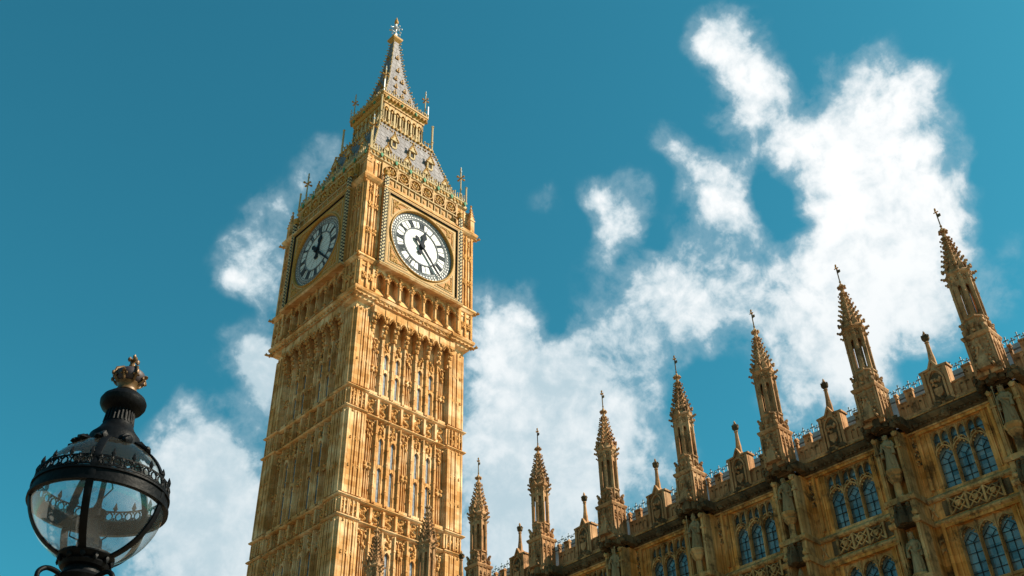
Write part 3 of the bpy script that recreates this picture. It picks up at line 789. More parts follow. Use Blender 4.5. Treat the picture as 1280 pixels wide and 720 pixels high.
def dial_parts(rz):
    d = empty('clock_dial', (0, 0, 0), rz, tower)
    Z = 62.75
    g_ = MB().mat('opal'); g_.prism([(3.6 * cos(t * pi / 32), 3.6 * sin(t * pi / 32)) for t in range(64)], -6.66, -6.5)
    g_.build('dial_glass', d, loc=(0, 0, Z))
    k = MB().mat('gold')
    k.rings([[((3.66 + a) * cos(t * pi / 36), -n, Z + (3.66 + a) * sin(t * pi / 36)) for t in range(72)] for a, n in ((-.09, 6.5), (-.09, 6.86), (-.04, 6.98), (.03, 7.0), (.08, 6.9), (.08, 6.5), (-.09, 6.5))], cap=False)
    k.build('dial_rim', d)
    i = MB().mat('iron')
    def circ(R, w, n1=6.70): i.rings([[((R + a) * cos(t * pi / 36), -n, Z + (R + a) * sin(t * pi / 36)) for t in range(72)] for a, n in ((-w, 6.6), (-w, n1), (w, n1), (w, 6.6), (-w, 6.6))], cap=False)
    circ(3.51, .06); circ(3.02, .045); circ(2.86, .04); circ(1.98, .06, 6.72); circ(3.27, .016)
    for t in range(60):
        a = radians(t * 6); w = .04 if t % 5 else .075
        ca, sa = sin(a), cos(a)
        i.bar([(3.02 * ca, Z + 3.02 * sa), (3.46 * ca, Z + 3.46 * sa)], w * 1.2, -6.69, -6.62)
        i.bar([(3.12 * sin(a + .026) , Z + 3.12 * cos(a + .026)), (3.36 * sin(a + .078), Z + 3.36 * cos(a + .078))], .02, -6.688, -6.62)
    for h_ in range(24):
        a = radians(h_ * 15 + 7.5) if False else radians(h_ * 15)
        if h_ % 2: i.bar([(2.0 * sin(a), Z + 2.0 * cos(a)), (2.86 * sin(a), Z + 2.86 * cos(a))], .045, -6.69, -6.62)
    for h_ in range(12):
        a = radians(h_ * 30); i.bar([(.5 * sin(a), Z + .5 * cos(a)), (1.96 * sin(a), Z + 1.96 * cos(a))], .012, -6.675, -6.62)
    i.build('dial_ironwork', d)
    ROM = ['XII', 'I', 'II', 'III', 'IV', 'V', 'VI', 'VII', 'VIII', 'IX', 'X', 'XI']
    for h_, tx_ in enumerate(ROM):
        nm = MB().mat('numeral')
        a = radians(h_ * 30); wid = {'I': .15, 'V': .27, 'X': .28}
        tot = sum(wid[c_] for c_ in tx_); p = -tot / 2
        def P(x, y): return (2.43 * sin(a) + x * cos(a) + y * sin(a), Z + 2.43 * cos(a) - x * sin(a) + y * cos(a))
        for c_ in tx_:
            w = wid[c_]; m_ = p + w / 2; hh = .33
            if c_ == 'I': nm.bar([P(m_, -hh), P(m_, hh)], .095, -6.73, -6.64)
            if c_ == 'V': nm.bar([P(m_ - .1, hh), P(m_, -hh)], .105, -6.73, -6.64); nm.bar([P(m_ + .1, hh), P(m_, -hh)], .06, -6.725, -6.64)
            if c_ == 'X': nm.bar([P(m_ - .1, hh), P(m_ + .1, -hh)], .105, -6.73, -6.64); nm.bar([P(m_ + .1, hh), P(m_ - .1, -hh)], .06, -6.725, -6.64)
            p += w
        nm.bar([P(-tot / 2, .36), P(tot / 2, .36)], .06, -6.72, -6.64); nm.bar([P(-tot / 2, -.36), P(tot / 2, -.36)], .06, -6.72, -6.64)
        nm.build('numeral', d)
    def hand(name, ang, poly, n0):
        hm = MB().mat('hand'); a = radians(ang)
        hm.prism([(x * cos(a) + y * sin(a), Z - x * sin(a) + y * cos(a)) for x, y in poly], -n0 - .06, -n0)
        hm.build(name, d)
    hand('hour_hand', 11.5, [(-.17, 0), (-.15, .9), (-.33, 1.2), (-.24, 1.45), (-.08, 1.65), (0, 2.05), (.08, 1.65), (.24, 1.45), (.33, 1.2), (.15, .9), (.17, 0), (.16, -.45), (.28, -.75), (0, -.95), (-.28, -.75), (-.16, -.45)], 6.735)
    hand('minute_hand', 137.5, [(-.14, 0), (-.07, 3.0), (0, 3.5), (.07, 3.0), (.14, 0), (.14, -.5), (.24, -.9), (.1, -1.15), (-.1, -1.15), (-.24, -.9), (-.14, -.5)], 6.81)
    hb = MB().mat('hand'); hb.prism([(.26 * cos(t * pi / 8), Z + .26 * sin(t * pi / 8)) for t in range(16)], -7.0, -6.7); hb.build('hub', d)
cs0 = clock_stage().build('clock_stage_wall', tower, rz=FACES[0]); dup(cs0, tower, rz=FACES[1])
df0 = dial_frame().build('dial_frame', tower, rz=FACES[0]); dup(df0, tower, rz=FACES[1])
bc = bead_column(); b0 = None
for rz in FACES:
    for sg in (-1, 1):
        o = bc.build('beaded_column', tower) if b0 is None else dup(b0, tower)
        b0 = b0 or o
        o.location = (sg * 4.46 * cos(rz), sg * 4.46 * sin(rz), 0); o.rotation_euler = (0, 0, rz)
    dial_parts(rz)

# -- corner pinnacles, gargoyles
def corner_pinnacle():
    r = MB().mat('gold_stone')
    r.frus(4, [(.24, 67.9), (.24, 69.6), (.3, 69.65), (.3, 69.8), (.2, 69.85)])
    r.frus(4, [(.24, 69.8), (.05, 71.5), (.02, 71.9)])
    r.mat('gold_carved')
    for k in range(4):
        for sx, sy in ((1, 1), (1, -1), (-1, 1), (-1, -1)):
            q = .22 - k * .045; r.lump((sx * q, sy * q, 70.1 + k * .38), .08)
    r.lump((0, 0, 71.75), .13, .13, .12)
    r.mat('gold_stone'); r.tube([(-.15, .15, 69.1), (-.4, .4, 69.5), (-.75, .75, 69.7)], .09)
    return r
cp = corner_pinnacle().build('corner_pinnacle', tower, loc=(6.3, -6.3, 0)); 
for k in (1, 2, 3):
    a = k * pi / 2; x, y = 6.3, -6.3
    dup(cp, tower, loc=(x * cos(a) - y * sin(a), x * sin(a) + y * cos(a), 0), rz=a)
def gargoyle():
    r = MB().mat('gold_carved')
    r.tube([(-.2, 0, -.1), (.1, 0, 0), (.35, 0, .02), (.55, 0, .12), (.75, 0, .1)], .17, 7, [1.1, 1.0, .8, .95, .5])
    r.lump((.55, .12, .24), .09); r.lump((.55, -.12, .24), .09); r.lump((.2, .18, -.05), .12); r.lump((.2, -.18, -.05), .12)
    return r
g0 = None
for k in range(4):
    for z, h in ((67.3, 6.55), (58.35, 6.5), (54.6, 6.4)):
        a = -pi / 4 + k * pi / 2; d_ = h * sqrt(2)
        o = gargoyle().build('gargoyle', tower) if g0 is None else dup(g0, tower)
        g0 = g0 or o
        o.location = (d_ * cos(a), d_ * sin(a), z); o.rotation_euler = (0, 0, a); o.scale = (.78, .78, .78)

# -- eaves ornament and cresting
def eaves_ornament():
    r = MB()
    for i in range(27):
        u = -5.6 + i * 11.2 / 26
        r.mat(('ochre', 'gold')[i % 2]); r.lump((u, -6.03, 71.68), .2, .14, .24)
        if i % 4 == 2:
            r.mat('green'); r.prism([(u - .13, 71.95), (u + .13, 71.95), (u + .13, 71.65), (u, 71.42), (u - .13, 71.65)], -6.26, -6.16)
    r.mat('cream')
    for i in range(40):
        u = -5.75 + i * 11.5 / 39
        r.lump((u, -5.85, 72.45 + .12 * (i % 2)), .13, .1, .2); r.bar([(u, 72.3), (u, 72.95 + .15 * (i % 2))], .06, -5.88, -5.80)
        r.lump((u, -5.84, 73.0 + .15 * (i % 2)), .09)
    return r
e0 = eaves_ornament().build('eaves_ornament', tower, rz=0)
for k in (1, 2, 3): dup(e0, tower, rz=k * pi / 2)
# -- lower roof
RP = [(5.5, 72.3), (5.05, 73.6), (4.55, 75.2), (4.05, 77.0), (3.6, 78.8), (3.45, 79.4)]
def rh(z):
    for (a, za), (b, zb) in zip(RP[:-1], RP[1:]):
        if za <= z <= zb: return a + (b - a) * (z - za) / (zb - za)
    return RP[-1][0]
r = MB().mat('roof')
r.frus(4, RP, rot=pi / 4)
rc = r.mat('cream')
for k in range(17):
    z = 72.7 + k * .41; q = rh(z) + .06
    for sx, sy in ((1, 1), (1, -1), (-1, 1), (-1, -1)):
        rc.lump((sx * q, sy * q, z), .13, .13, .16)
    pass
for a in (0, pi / 2, pi, -pi / 2):
    for zz, st in ((73.5, .30), (74.0, .42), (78.8, .32)):
        n_ = rh(zz); u = -n_ + .2
        while u < n_ - .1:
            x, y = u, -n_ - .04
            r.mat('ochre' if int(u * 10) % 2 else 'cream'); r.lump((x * cos(a) - y * sin(a), x * sin(a) + y * cos(a), zz + random.uniform(-.12, .12)), .10, .10, .14); u += st * random.uniform(.7, 1.3)
roof = r.build('roof', tower)
def dormer(w, h):
    r = MB().mat('cream')
    r.box(-w, -w * .62, 0, 1.2, 0, h); r.box(w * .62, w, 0, 1.2, 0, h); r.box(-w * .62, w * .62, 0, 1.2, -.15, .1)
    r.prism([(-w * 1.25, h), (w * 1.25, h), (0, h + w * 2.2)], -.08, 1.1)
    r.mat('dark_ochre'); r.box(-w * .62, w * .62, .12, 1.1, .1, h)
    r.mat('black'); r.box(-w * .3, w * .3, .08, .2, .12, h * .85)  # black fill paints in the shade of the dormer opening
    r.mat('gold')
    for t in (0, .25, .5, .75, 1):
        for sg in (-1, 1): r.lump((sg * w * 1.3 * (1 - t), -.06, h + w * 2.3 * t + .05), .12, .12, .14)
    r.tube([(0, 0, h + w * 2.2), (0, 0, h + w * 2.2 + .5)], .05); r.lump((0, 0, h + w * 2.2 + .45), .13)
    return r
dA = dB = None
for k in range(4):
    a = k * pi / 2
    for z, us, big in ((75.6, (-2.3, 0, 2.3), 1), (73.0, (-3.6, -1.2, 1.2, 3.6), 0)):
        for u in us:
            n = rh(z) + .12; x, y = u, -n
            if big:
                o = dormer(.36, .85).build('dormer', roof) if dA is None else dup(dA, roof); dA = dA or o
            else:
                o = dormer(.30, .6).build('dormer', roof) if dB is None else dup(dB, roof); dB = dB or o
            o.location = (x * cos(a) - y * sin(a), x * sin(a) + y * cos(a), z); o.rotation_euler = (0, 0, a)
# -- corner crosses on the eaves
def cross_finial(h, s):
    r = MB().mat('cream')
    r.tube([(0, 0, 0), (0, 0, h)], .075 * s, 6); r.lump((0, 0, h * .12), .18 * s); r.lump((0, 0, h * .3), .13 * s)
    r.mat('gold')
    for a in (0, pi / 2):
        r.tube([(-.42 * s * cos(a), -.42 * s * sin(a), h * .66), (.42 * s * cos(a), .42 * s * sin(a), h * .66)], .07 * s, 5)
        for q in (-1, 1): r.lump((q * .42 * s * cos(a), q * .42 * s * sin(a), h * .66), .13 * s)
    r.mat('leadiron'); r.lump((0, 0, h * .88), .15 * s); r.lump((0, 0, h), .1 * s, .1 * s, .16 * s)
    return r
x0 = None
for k in range(4):
    a = pi / 4 + k * pi / 2
    o = cross_finial(4.2, 1.0).build('corner_cross', tower) if x0 is None else dup(x0, tower); x0 = x0 or o
    o.location = (5.55 * sqrt(2) * cos(a), 5.55 * sqrt(2) * sin(a), 72.9)
    po = MB().mat('cream'); po.tube([(0, 0, 0), (0, 0, 2.1)], .09, 6, ); po.lump((0, 0, 2.1), .13)
    pp = po.build('eaves_post', tower, loc=(5.95 * sqrt(2) * cos(a), 5.95 * sqrt(2) * sin(a), 72.2))
# -- lantern
r = MB().mat('cream')
r.loop(sq(3.2), [(-.2, 79.0), (.1, 79.2), (.2, 79.45), (.28, 79.6), (.28, 79.8), (-.3, 79.9)])
r.mat('gold')
for k in range(4):
    a = k * pi / 2
    for i in range(15):
        u = -3.3 + i * 6.6 / 14; x, y = u, -3.5
        r.lump((x * cos(a) - y * sin(a), x * sin(a) + y * cos(a), 79.55), .17, .17, .2)
        r.mat('cream'); y = -3.4; r.tube([(x * cos(a) - y * sin(a), x * sin(a) + y * cos(a), 79.8), (x * cos(a) - y * sin(a), x * sin(a) + y * cos(a), 80.4)], .05, 4)
        r.lump((x * cos(a) - y * sin(a), x * sin(a) + y * cos(a), 80.35), .11); r.mat('gold')
r.build('lantern_ledge', tower)
r = MB().mat('dark_ochre'); r.box(-1.95, 1.95, -1.95, 1.95, 79.9, 84.3)  # solid core, the orange light of the interior put into its colour
r.mat('gold')
for k in range(4):
    a = k * pi / 2
    def rot(x, y): return (x * cos(a) - y * sin(a), x * sin(a) + y * cos(a))
    for i in range(8):
        u = -2.55 + i * 5.1 / 7
        x, y = rot(u, -2.55)
        if i < 7 or True:
            r.mat('cream'); r.frus(4, [(.12, 79.9), (.09, 83.4)], x, y, pi / 4); r.mat('gold'); r.lump((x, y, 82.7), .17)
    s0 = len(r.v)
    for i in range(7):
        c0 = -2.55 + i * 5.1 / 7
        r.mat('gold'); arch_fill(r, c0 + .08, c0 + 5.1 / 7 - .08, 82.6, 83.2, 83.6, -2.62, -2.46, 4)
        r.mat('ochre'); r.box(c0 + .1, c0 + 5.1 / 7 - .1, -2.58, -2.5, 79.9, 80.5)
        r.mat('cream'); r.box(c0 + .33, c0 + .40, -2.58, -2.5, 80.5, 82.9)
        r.mat('gold'); r.lump((c0 + .36, -2.58, 82.75), .15, .08, .2)
    r.xform(lambda p: (*rot(p[0], p[1]), p[2]), s0)
r.build('lantern', tower)
r = MB().mat('gold')
r.loop(sq(2.6), [(-.4, 83.55), (.1, 83.6), (.12, 83.8), (.28, 84.1), (.36, 84.5), (.42, 84.55), (.42, 84.75), (-.3, 84.9)])
for k in range(4):
    a = k * pi / 2
    for i in range(13):
        u = -2.75 + i * 5.5 / 12; y = -2.9
        r.mat('green' if i % 4 == 1 else 'ochre'); r.lump((u * cos(a) - y * sin(a), u * sin(a) + y * cos(a), 84.2), .19, .19, .22)
    r.mat('cream')
    for i in range(24):
        u = -2.95 + i * 5.9 / 23; y = -2.95
        r.lump((u * cos(a) - y * sin(a), u * sin(a) + y * cos(a), 85.0 + .15 * (i % 2)), .1, .1, .2)
r.build('lantern_cornice', tower)
for k in range(4):
    a = pi / 4 + k * pi / 2
    po = MB().mat('cream'); po.tube([(0, 0, 0), (0, 0, 3.5)], .11, 6); po.lump((0, 0, 1.2), .17); po.lump((0, 0, 3.5), .16); po.tube([(0, 0, .9), (-.75 * cos(a), -.75 * sin(a), 1.2)], .06, 5)
    po.build('lantern_post', tower, loc=(3.35 * sqrt(2) * cos(a), 3.35 * sqrt(2) * sin(a), 79.8))
    po = MB().mat('lead'); po.tube([(0, 0, 0), (0, 0, 1.7)], .08, 5); po.tube([(0, 0, 1.2), (-.4 * cos(a), -.4 * sin(a), 1.2)], .05, 5)
    po.build('cresting_post', tower, loc=(2.95 * sqrt(2) * cos(a), 2.95 * sqrt(2) * sin(a), 84.8))
    o = dup(x0, tower); o.location = (2.72 * sqrt(2) * cos(a), 2.72 * sqrt(2) * sin(a), 84.9); o.scale = (.85, .85, .95)
    for mi, s_ in enumerate(o.material_slots): pass
# -- spire
SP = [(2.7, 84.85), (2.25, 85.9), (1.78, 87.4), (1.36, 89.2), (1.0, 91.2), (.72, 93.4), (.50, 95.6), (.34, 97.3)]
def sh(z):
    for (a, za), (b, zb) in zip(SP[:-1], SP[1:]):
        if za <= z <= zb: return a + (b - a) * (z - za) / (zb - za)
    return .34
r = MB().mat('roof'); r.frus(4, SP, rot=pi / 4)
r.mat('cream')
for k in range(27):
    z = 85.1 + k * .46; q = sh(z) + .05
    for sx, sy in ((1, 1), (1, -1), (-1, 1), (-1, -1)):
        r.lump((sx * q, sy * q, z), .10, .10, .12)
        if k % 2 == 0: r.lump((sx * (q + .1), sy * (q + .1), z + .08), .09)
spire = r.build('spire', tower)
def lucarne():
    r = MB().mat('gold'); r.prism([(-.2, 0), (.2, 0), (.2, .25), (0, .55), (-.2, .25)], -.12, .3); r.lump((0, -.1, .5), .11)
    r.mat('black'); r.prism([(-.09, .06), (.09, .06), (.09, .22), (0, .36), (-.09, .22)], -.14, -.1)
    return r
l0 = None
for k in range(4):
    a = k * pi / 2
    for z, us in ((86.4, (-1.0, .0, 1.0)), (88.0, (-.6, .6)), (89.7, (-.45, .45)), (91.6, (0,)), (94.0, (0,))):
        for u in us:
            y = -sh(z) - .02; x = u
            o = lucarne().build('lucarne', spire) if l0 is None else dup(l0, spire); l0 = l0 or o
            o.location = (x * cos(a) - y * sin(a), x * sin(a) + y * cos(a), z); o.rotation_euler = (0, 0, a)
r = MB().mat('gold')
r.frus(4, [(.3, 97.2), (.62, 97.7), (.66, 97.95)], rot=pi / 4); r.mat('lead'); r.frus(4, [(.66, 97.95), (.3, 98.25), (.12, 98.9)], rot=pi / 4)
r.mat('lead'); r.tube([(0, 0, 98.6), (0, 0, 101.3)], .1, 8)
for k in range(8):
    a = k * pi / 4; r.tube([(0, 0, 99.9), (.35 * cos(a), .35 * sin(a), 100.1), (.6 * cos(a), .6 * sin(a), 99.9)], .05, 5); r.lump((.85 * cos(a) * .8, .85 * sin(a) * .8, 99.85), .12)
    if k % 2 == 0: r.tube([(0, 0, 99.4), (.5 * cos(a), .5 * sin(a), 99.3)], .05, 5); r.lump((.55 * cos(a), .55 * sin(a), 99.3), .13)
r.ball((0, 0, 100.2), .26); r.mat('gold'); r.ball((0, 0, 101.15), .24, sz=1.4); r.lump((0, 0, 101.6), .2, .2, .2); r.tube([(0, 0, 101.6), (0, 0, 102.0)], .06, 5)
r.build('spire_finial', tower)

# ================================================================== PALACE RANGE
AX = 40.4; S = 5.4376; Y0 = 12.805
def py(k): return Y0 + k * S
palace = empty('palace_range', (AX, py(3.5), 0), -pi / 2)
tag(palace, 'long brown gothic stone palace range with pinnacled parapet and traceried windows', 'building')
# local frame: u = +x (towards the near end), out of the wall = -y;  n = 0 is the axis of the pinnacles
KS = list(range(-2, 9))
def lu(k): return (3.5 - k) * S
U0, U1 = lu(8) - 2.0, lu(-2) + 2.0
WN = -1.0                                     # wall face
c = MB().mat('pal')
c.bn(U0, U1, -12, -2.2, 0, 26)                # body behind the pierced front
c.bn(U0, U1, -12, WN, 0, 15.0)
c.build('body', palace)
# bay front with its openings
HW = S / 2 - .62
WH = 1.2                                      # window half width
def jamb_set(r, z0, z1):
    for sg in (-1, 1):
        for (a, b, n1) in ((1.2, 1.27, WN - .07), (1.27, 1.36, WN + .02), (1.40, 1.46, WN + .07), (1.62, 1.76, WN + .16)):
            u0, u1 = (a, b) if sg > 0 else (-b, -a)
            r.bn(u0, u1, -1.7, n1, z0, z1)
def bay_front():
    r = MB().mat('pal')
    for sg in (-1, 1):
        a, b = (1.2, HW) if sg > 0 else (-HW, -1.2)
        r.bn(a, b, -2.25, WN, 15.0, 24.75)
    r.bn(-1.2, 1.2, -2.25, WN - .05, 20.0, 21.55); r.bn(-1.2, 1.2, -2.25, WN - .02, 24.42, 24.75)
    jamb_set(r, 21.75, 24.5); jamb_set(r, 15.1, 20.25)
    # window hood and head frames
    r.bn(-1.76, 1.76, -1.1, WN + .10, 24.45, 24.6); r.bn(-1.62, 1.62, -1.1, WN + .10, 20.02, 20.16)
    # moulded sill and string courses
    r.mat('pal_light')
    for zz, n1 in ((21.36, .17), (20.28, .16)):
        r.prism([(-WN + .05, zz - .02), (-WN - n1 * .5, zz - .12), (-WN - n1, zz - .04), (-WN - n1, zz + .04), (-WN - .02, zz + .18), (-WN + .05, zz + .18)], -HW, HW, 'x')
        for i in range(9):
            r.lump((-1.8 + i * .45, -(WN + n1 * .9), zz - .05), .085, .06, .07)
    # panel frieze: three saltires with shields
    r.mat('soot_shade'); r.bn(-1.5, 1.5, -1.3, WN + .015, 20.52, 21.2)
    r.mat('pal_light')
    for i in range(4):
        u = -1.17 + i * .78; r.bn(u - .05, u + .05, -1.2, WN + .14, 20.46, 21.22)
    for i in range(3):
        u = -.78 + i * .78
        for (p, q) in (((u - .34, 20.52), (u + .34, 21.2)), ((u - .34, 21.2), (u + .34, 20.52))): r.bar([p, q], .06, -(WN + .10), -(WN - .02))
        r.bar([(u - .3, 20.86), (u, 21.16), (u + .3, 20.86), (u, 20.56), (u - .3, 20.86)], .045, -(WN + .12), -(WN - .02))
        r.prism([(u - .13, 20.98), (u + .13, 20.98), (u + .12, 20.82), (u, 20.70), (u - .12, 20.82)], -(WN + .17), -(WN + .02))
        r.bar([(u - .08, 20.84), (u + .08, 20.93)], .03, -(WN + .19), -(WN + .1))
        for dx, dz in ((0, .27), (0, -.27), (.27, 0), (-.27, 0)): r.lump((u + dx, -(WN + .08), 20.86 + dz), .05)
    # blind tracery strips beside the windows
    for sg in (-1, 1):
        u = sg * 1.93
        r.mat('pal')
        for du in (-.15, .15): r.bn(u + du - .035, u + du + .035, WN - .1, WN + .1, 21.6, 24.55)
        for zz in (24.4, 23.9, 23.4): arch_fill(r, u - .115, u + .115, zz - .25, zz - .08, zz, -(WN + .075), -(WN - .05), 3)
        r.mat('soot_shade'); 
        for k in range(9): r.lump((u + random.uniform(-.09, .09), -(WN + .03), 23.15 + k * .15), .08, .05, .09)
        r.mat('pal_light')
        for k in range(10): r.lump((u + random.uniform(-.1, .1), -(WN + .07), 23.1 + k * .14), .055, .05, .07)
        for zz in (20.86,):
            r.bar([(u - .14, zz - .3), (u + .14, zz + .3)], .05, -(WN + .1), -(WN - .02)); r.bar([(u + .14, zz - .3), (u - .14, zz + .3)], .05, -(WN + .1), -(WN - .02)); r.lump((u, -(WN + .1), zz), .1)
        for zz in (19.6, 19.2): arch_fill(r, u - .115, u + .115, zz - .25, zz - .08, zz, -(WN + .075), -(WN - .05), 3)
    return r
def cornice_piece():
    r = MB().mat('soot_shade')
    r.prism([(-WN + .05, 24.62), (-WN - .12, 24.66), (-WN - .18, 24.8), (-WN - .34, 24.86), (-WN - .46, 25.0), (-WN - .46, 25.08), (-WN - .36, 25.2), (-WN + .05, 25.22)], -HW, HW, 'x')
    r.mat('pal_light'); r.prism([(-WN, 25.225), (-WN - .50, 25.10), (-WN - .52, 25.14), (-WN - .40, 25.26), (-WN, 25.27)], -HW, HW, 'x'); r.prism([(-WN + .02, 24.60), (-WN - .15, 24.58), (-WN - .17, 24.65), (-WN + .02, 24.68)], -HW, HW, 'x'); r.mat('soot_shade')
    for u in (-1.75, 0, 1.75):
        for k in range(8): r.lump((u + random.uniform(-.22, .22), -(WN + .36) + random.uniform(-.08, .1), 24.88 + random.uniform(-.14, .2)), random.uniform(.1, .17))
    for i in range(18):
        r.lump((-2 + i * .235, -(WN + .27), 24.8), .07, .07, .06)
    return r
def parapet_piece():
    r = MB().mat('pin'); PN = -.60               # front plane of the parapet
    r.bn(-HW, HW, PN - .30, PN - .06, 25.2, 26.0)
    r.mat('pin'); r.bn(-HW, HW, PN - .1, PN + .04, 25.2, 25.34)
    r.mat('pin')
    segs = [(-2.1, -1.66), (-1.45, -1.0), (1.0, 1.45), (1.66, 2.1)]
    # merlons with sunk trefoils, narrow embrasures between
    for a, b in ((-HW, -1.98), (-1.6, -1.22), (1.22, 1.6), (1.98, HW)):
        r.mat('pin'); r.bn(a, b, PN - .20, PN - .04, 26.0, 26.52)
        r.mat('pin'); r.bn(a - .02, b + .02, PN - .24, PN + .03, 26.52, 26.60); r.prism([(-PN + .24, 26.6), (-PN - .03, 26.6), (-PN + .1, 26.68)], a - .02, b + .02, 'x')
    for a, b in ((-1.98, -1.6), (1.6, 1.98), (-1.22, -.64), (.64, 1.22)): r.mat('pin'); r.bn(a, b, PN - .33, PN + .03, 26.0, 26.06)
    r.mat('pin')
    for sg in (-1, 1):
        for i in range(5):
            u = sg * (.86 + i * .29); r.bn(u - .03, u + .03, PN - .1, PN + .0, 25.34, 26.0)
            if i < 4: u0, u1 = sorted((u + sg * .03, u + sg * .26)); arch_fill(r, u0, u1, 25.74, 25.88, 26.0, -(PN - .01), -(PN - .1), 3)
        r.mat('soot_shade')
        for u in (sg * 1.32, sg * 1.95):
            for dx, dz in ((-.07, 0), (.07, 0), (0, .1)): r.lump((u + dx, -(PN - .02), 26.24 + dz), .05, .03, .05)
        for i in range(4): r.lump((sg * (1.0 + i * .29), -(PN - .05), 25.84), .06, .03, .06)
        r.mat('pin')
    # gabled panel in the middle
    r.mat('pin'); r.prism([(-.62, 25.2), (.62, 25.2), (.62, 26.98), (.22, 27.02), (0, 27.38), (-.22, 27.02), (-.62, 26.98)], -(PN - .02), -(PN - .46))
    r.mat('pin')
    r.bar([(-.66, 27.02), (-.2, 27.06), (0, 27.46), (.2, 27.06), (.66, 27.02)], .09, -(PN + .07), -(PN - .5))
    for u in (-.53, .53): r.bn(u - .075, u + .075, PN - .1, PN + .10, 25.2, 26.96)
    for u in (-.33, .33): r.bn(u - .045, u + .05, PN - .1, PN + .07, 25.3, 26.4)
    r.bar(parch(-.36, .36, 26.3, 26.95, 5), .07, -(PN + .09), -(PN - .05))
    r.mat('soot_shade'); r.prism([(-.30, 25.5)] + parch(-.30, .30, 26.3, 26.82, 4) + [(.30, 25.5)], -(PN + .015), -(PN - .1))
    for k in range(10): r.lump((random.uniform(-.5, .5), -(PN + .05), 25.2 + random.uniform(-.1, .25)), .13, .12, .12)
    r.mat('pin'); r.prism([(-.2, 26.0), (.2, 26.0), (.19, 25.72), (0, 25.5), (-.19, 25.72)], -(PN + .11), -(PN - .02))
    for k in range(8): r.lump((random.uniform(-.22, .22), -(PN + .06), 26.1 + random.uniform(0, .4)), .09, .07, .1)
    for k in range(7):
        r.lump((-.48 + k * .16, -(PN + .06), 26.88), .05)
    return r
def mini_finial():
    r = MB().mat('pin')
    r.frus(8, [(.18, 27.3), (.17, 27.65), (.12, 28.0), (.095, 28.45), (.13, 28.5), (.09, 28.56)])
    r.mat('soot_shade'); r.frus(8, [(.09, 28.56), (.19, 28.66), (.21, 28.78), (.13, 28.9), (.05, 28.95)])
    for k in range(8): r.lump((.18 * cos(k * pi / 4), .18 * sin(k * pi / 4), 28.84), .06)
    r.mat('pin'); r.lump((0, 0, 29.0), .08, .08, .13)
    return r
def window_tracery(upper):
    """stone mullions, heads and cusps of a three light window, sill at z = 0"""
    r = MB().mat('pal_light'); H = 2.85 if upper else 5.0
    y0, y1 = -(WN - .12), -(WN - .26)
    for i in (0, 1, 2, 3):
        u = -1.2 + i * .8; w = .05 if 0 < i < 3 else .04
        r.bn(u - w, u + w, WN - .26, WN - .08, 0, H)
        r.bn(u - w * .4, u + w * .4, WN - .14, WN - .02, 0, H)
    r.bn(-1.2, 1.2, WN - .26, WN - .06, H - .07, H); r.bn(-1.2, 1.2, WN - .3, WN - .0, -.12, .05)
    def light_head(c, zs, za, w, dark=True):
        p = parch(c - w, c + w, zs, za, 6); r.mat('pal_light'); r.bar(p, .055, y0 - .05, y1)
        for q, (pu, pz) in enumerate(p[2:-2]):
            if q % 2 == 0: r.lump((pu + (c - pu) * .2, y0 + .03, pz - .07), .05, .04, .05)
    if upper:
        for i in range(3):
            c_ = -.8 + i * .8
            light_head(c_, 1.66, 2.06, .36)
            r.bar([(c_, 2.06), (c_, 2.8)], .042, y0 - .05, y1)
            for sg in (-1, 1):
                r.bar(parch(c_ + sg * .18 - .17, c_ + sg * .18 + .17, 2.5, 2.76, 5), .034, y0 - .04, y1)
                r.bar([(c_, 2.08), (c_ + sg * .1, 2.2), (c_ + sg * .24, 2.1), (c_ + sg * .36, 1.78)], .04, y0 - .03, y1)
                arch_fill(r, c_ + sg * .18 - .17, c_ + sg * .18 + .17, 2.55, 2.75, 2.83, y0 - .01, y1, 4)
    else:
        for zt, zs in ((4.95, 4.35), (2.35, 1.8)):
            for i in range(3):
                c_ = -.8 + i * .8
                light_head(c_, zs, zs + .44, .35)
                arch_fill(r, c_ - .36, c_ + .36, zs, zs + .44, zt, y0, y1, 6)
        r.mat('pal_light'); r.bn(-1.2, 1.2, WN - .26, WN - .06, 2.30, 2.42)
    return r
def window_leading(upper, r):
    r.mat('black'); H = 2.85 if upper else 5.0
    y = -(WN - .28)
    for lo, hi in (((0, 2.02),) if upper else ((0, 2.25), (2.42, 4.75))):
        for i in range(3):
            c_ = -.8 + i * .8
            top = hi - .62
            r.bar([(c_, lo), (c_, top)], .02, y - .012, y + .01)
            k = lo + .42
            while k < top + .02: r.bar([(c_ - .36, k), (c_ + .36, k)], .018, y - .012, y + .01); k += .42
            r.bar([(c_, top), (c_ + .22, top + .2), (c_, top + .42), (c_ - .22, top + .2), (c_, top)], .022, y - .012, y + .01)
            r.bar([(c_ - .36, top + .06), (c_ - .22, top + .2)], .018, y - .012, y + .01); r.bar([(c_ + .36, top + .06), (c_ + .22, top + .2)], .018, y - .012, y + .01)
    if upper:
        for i in range(6): u = -1.0 + i * .4; r.bar([(u - .18, 2.35), (u + .18, 2.35)], .016, y - .012, y + .01)
    return r
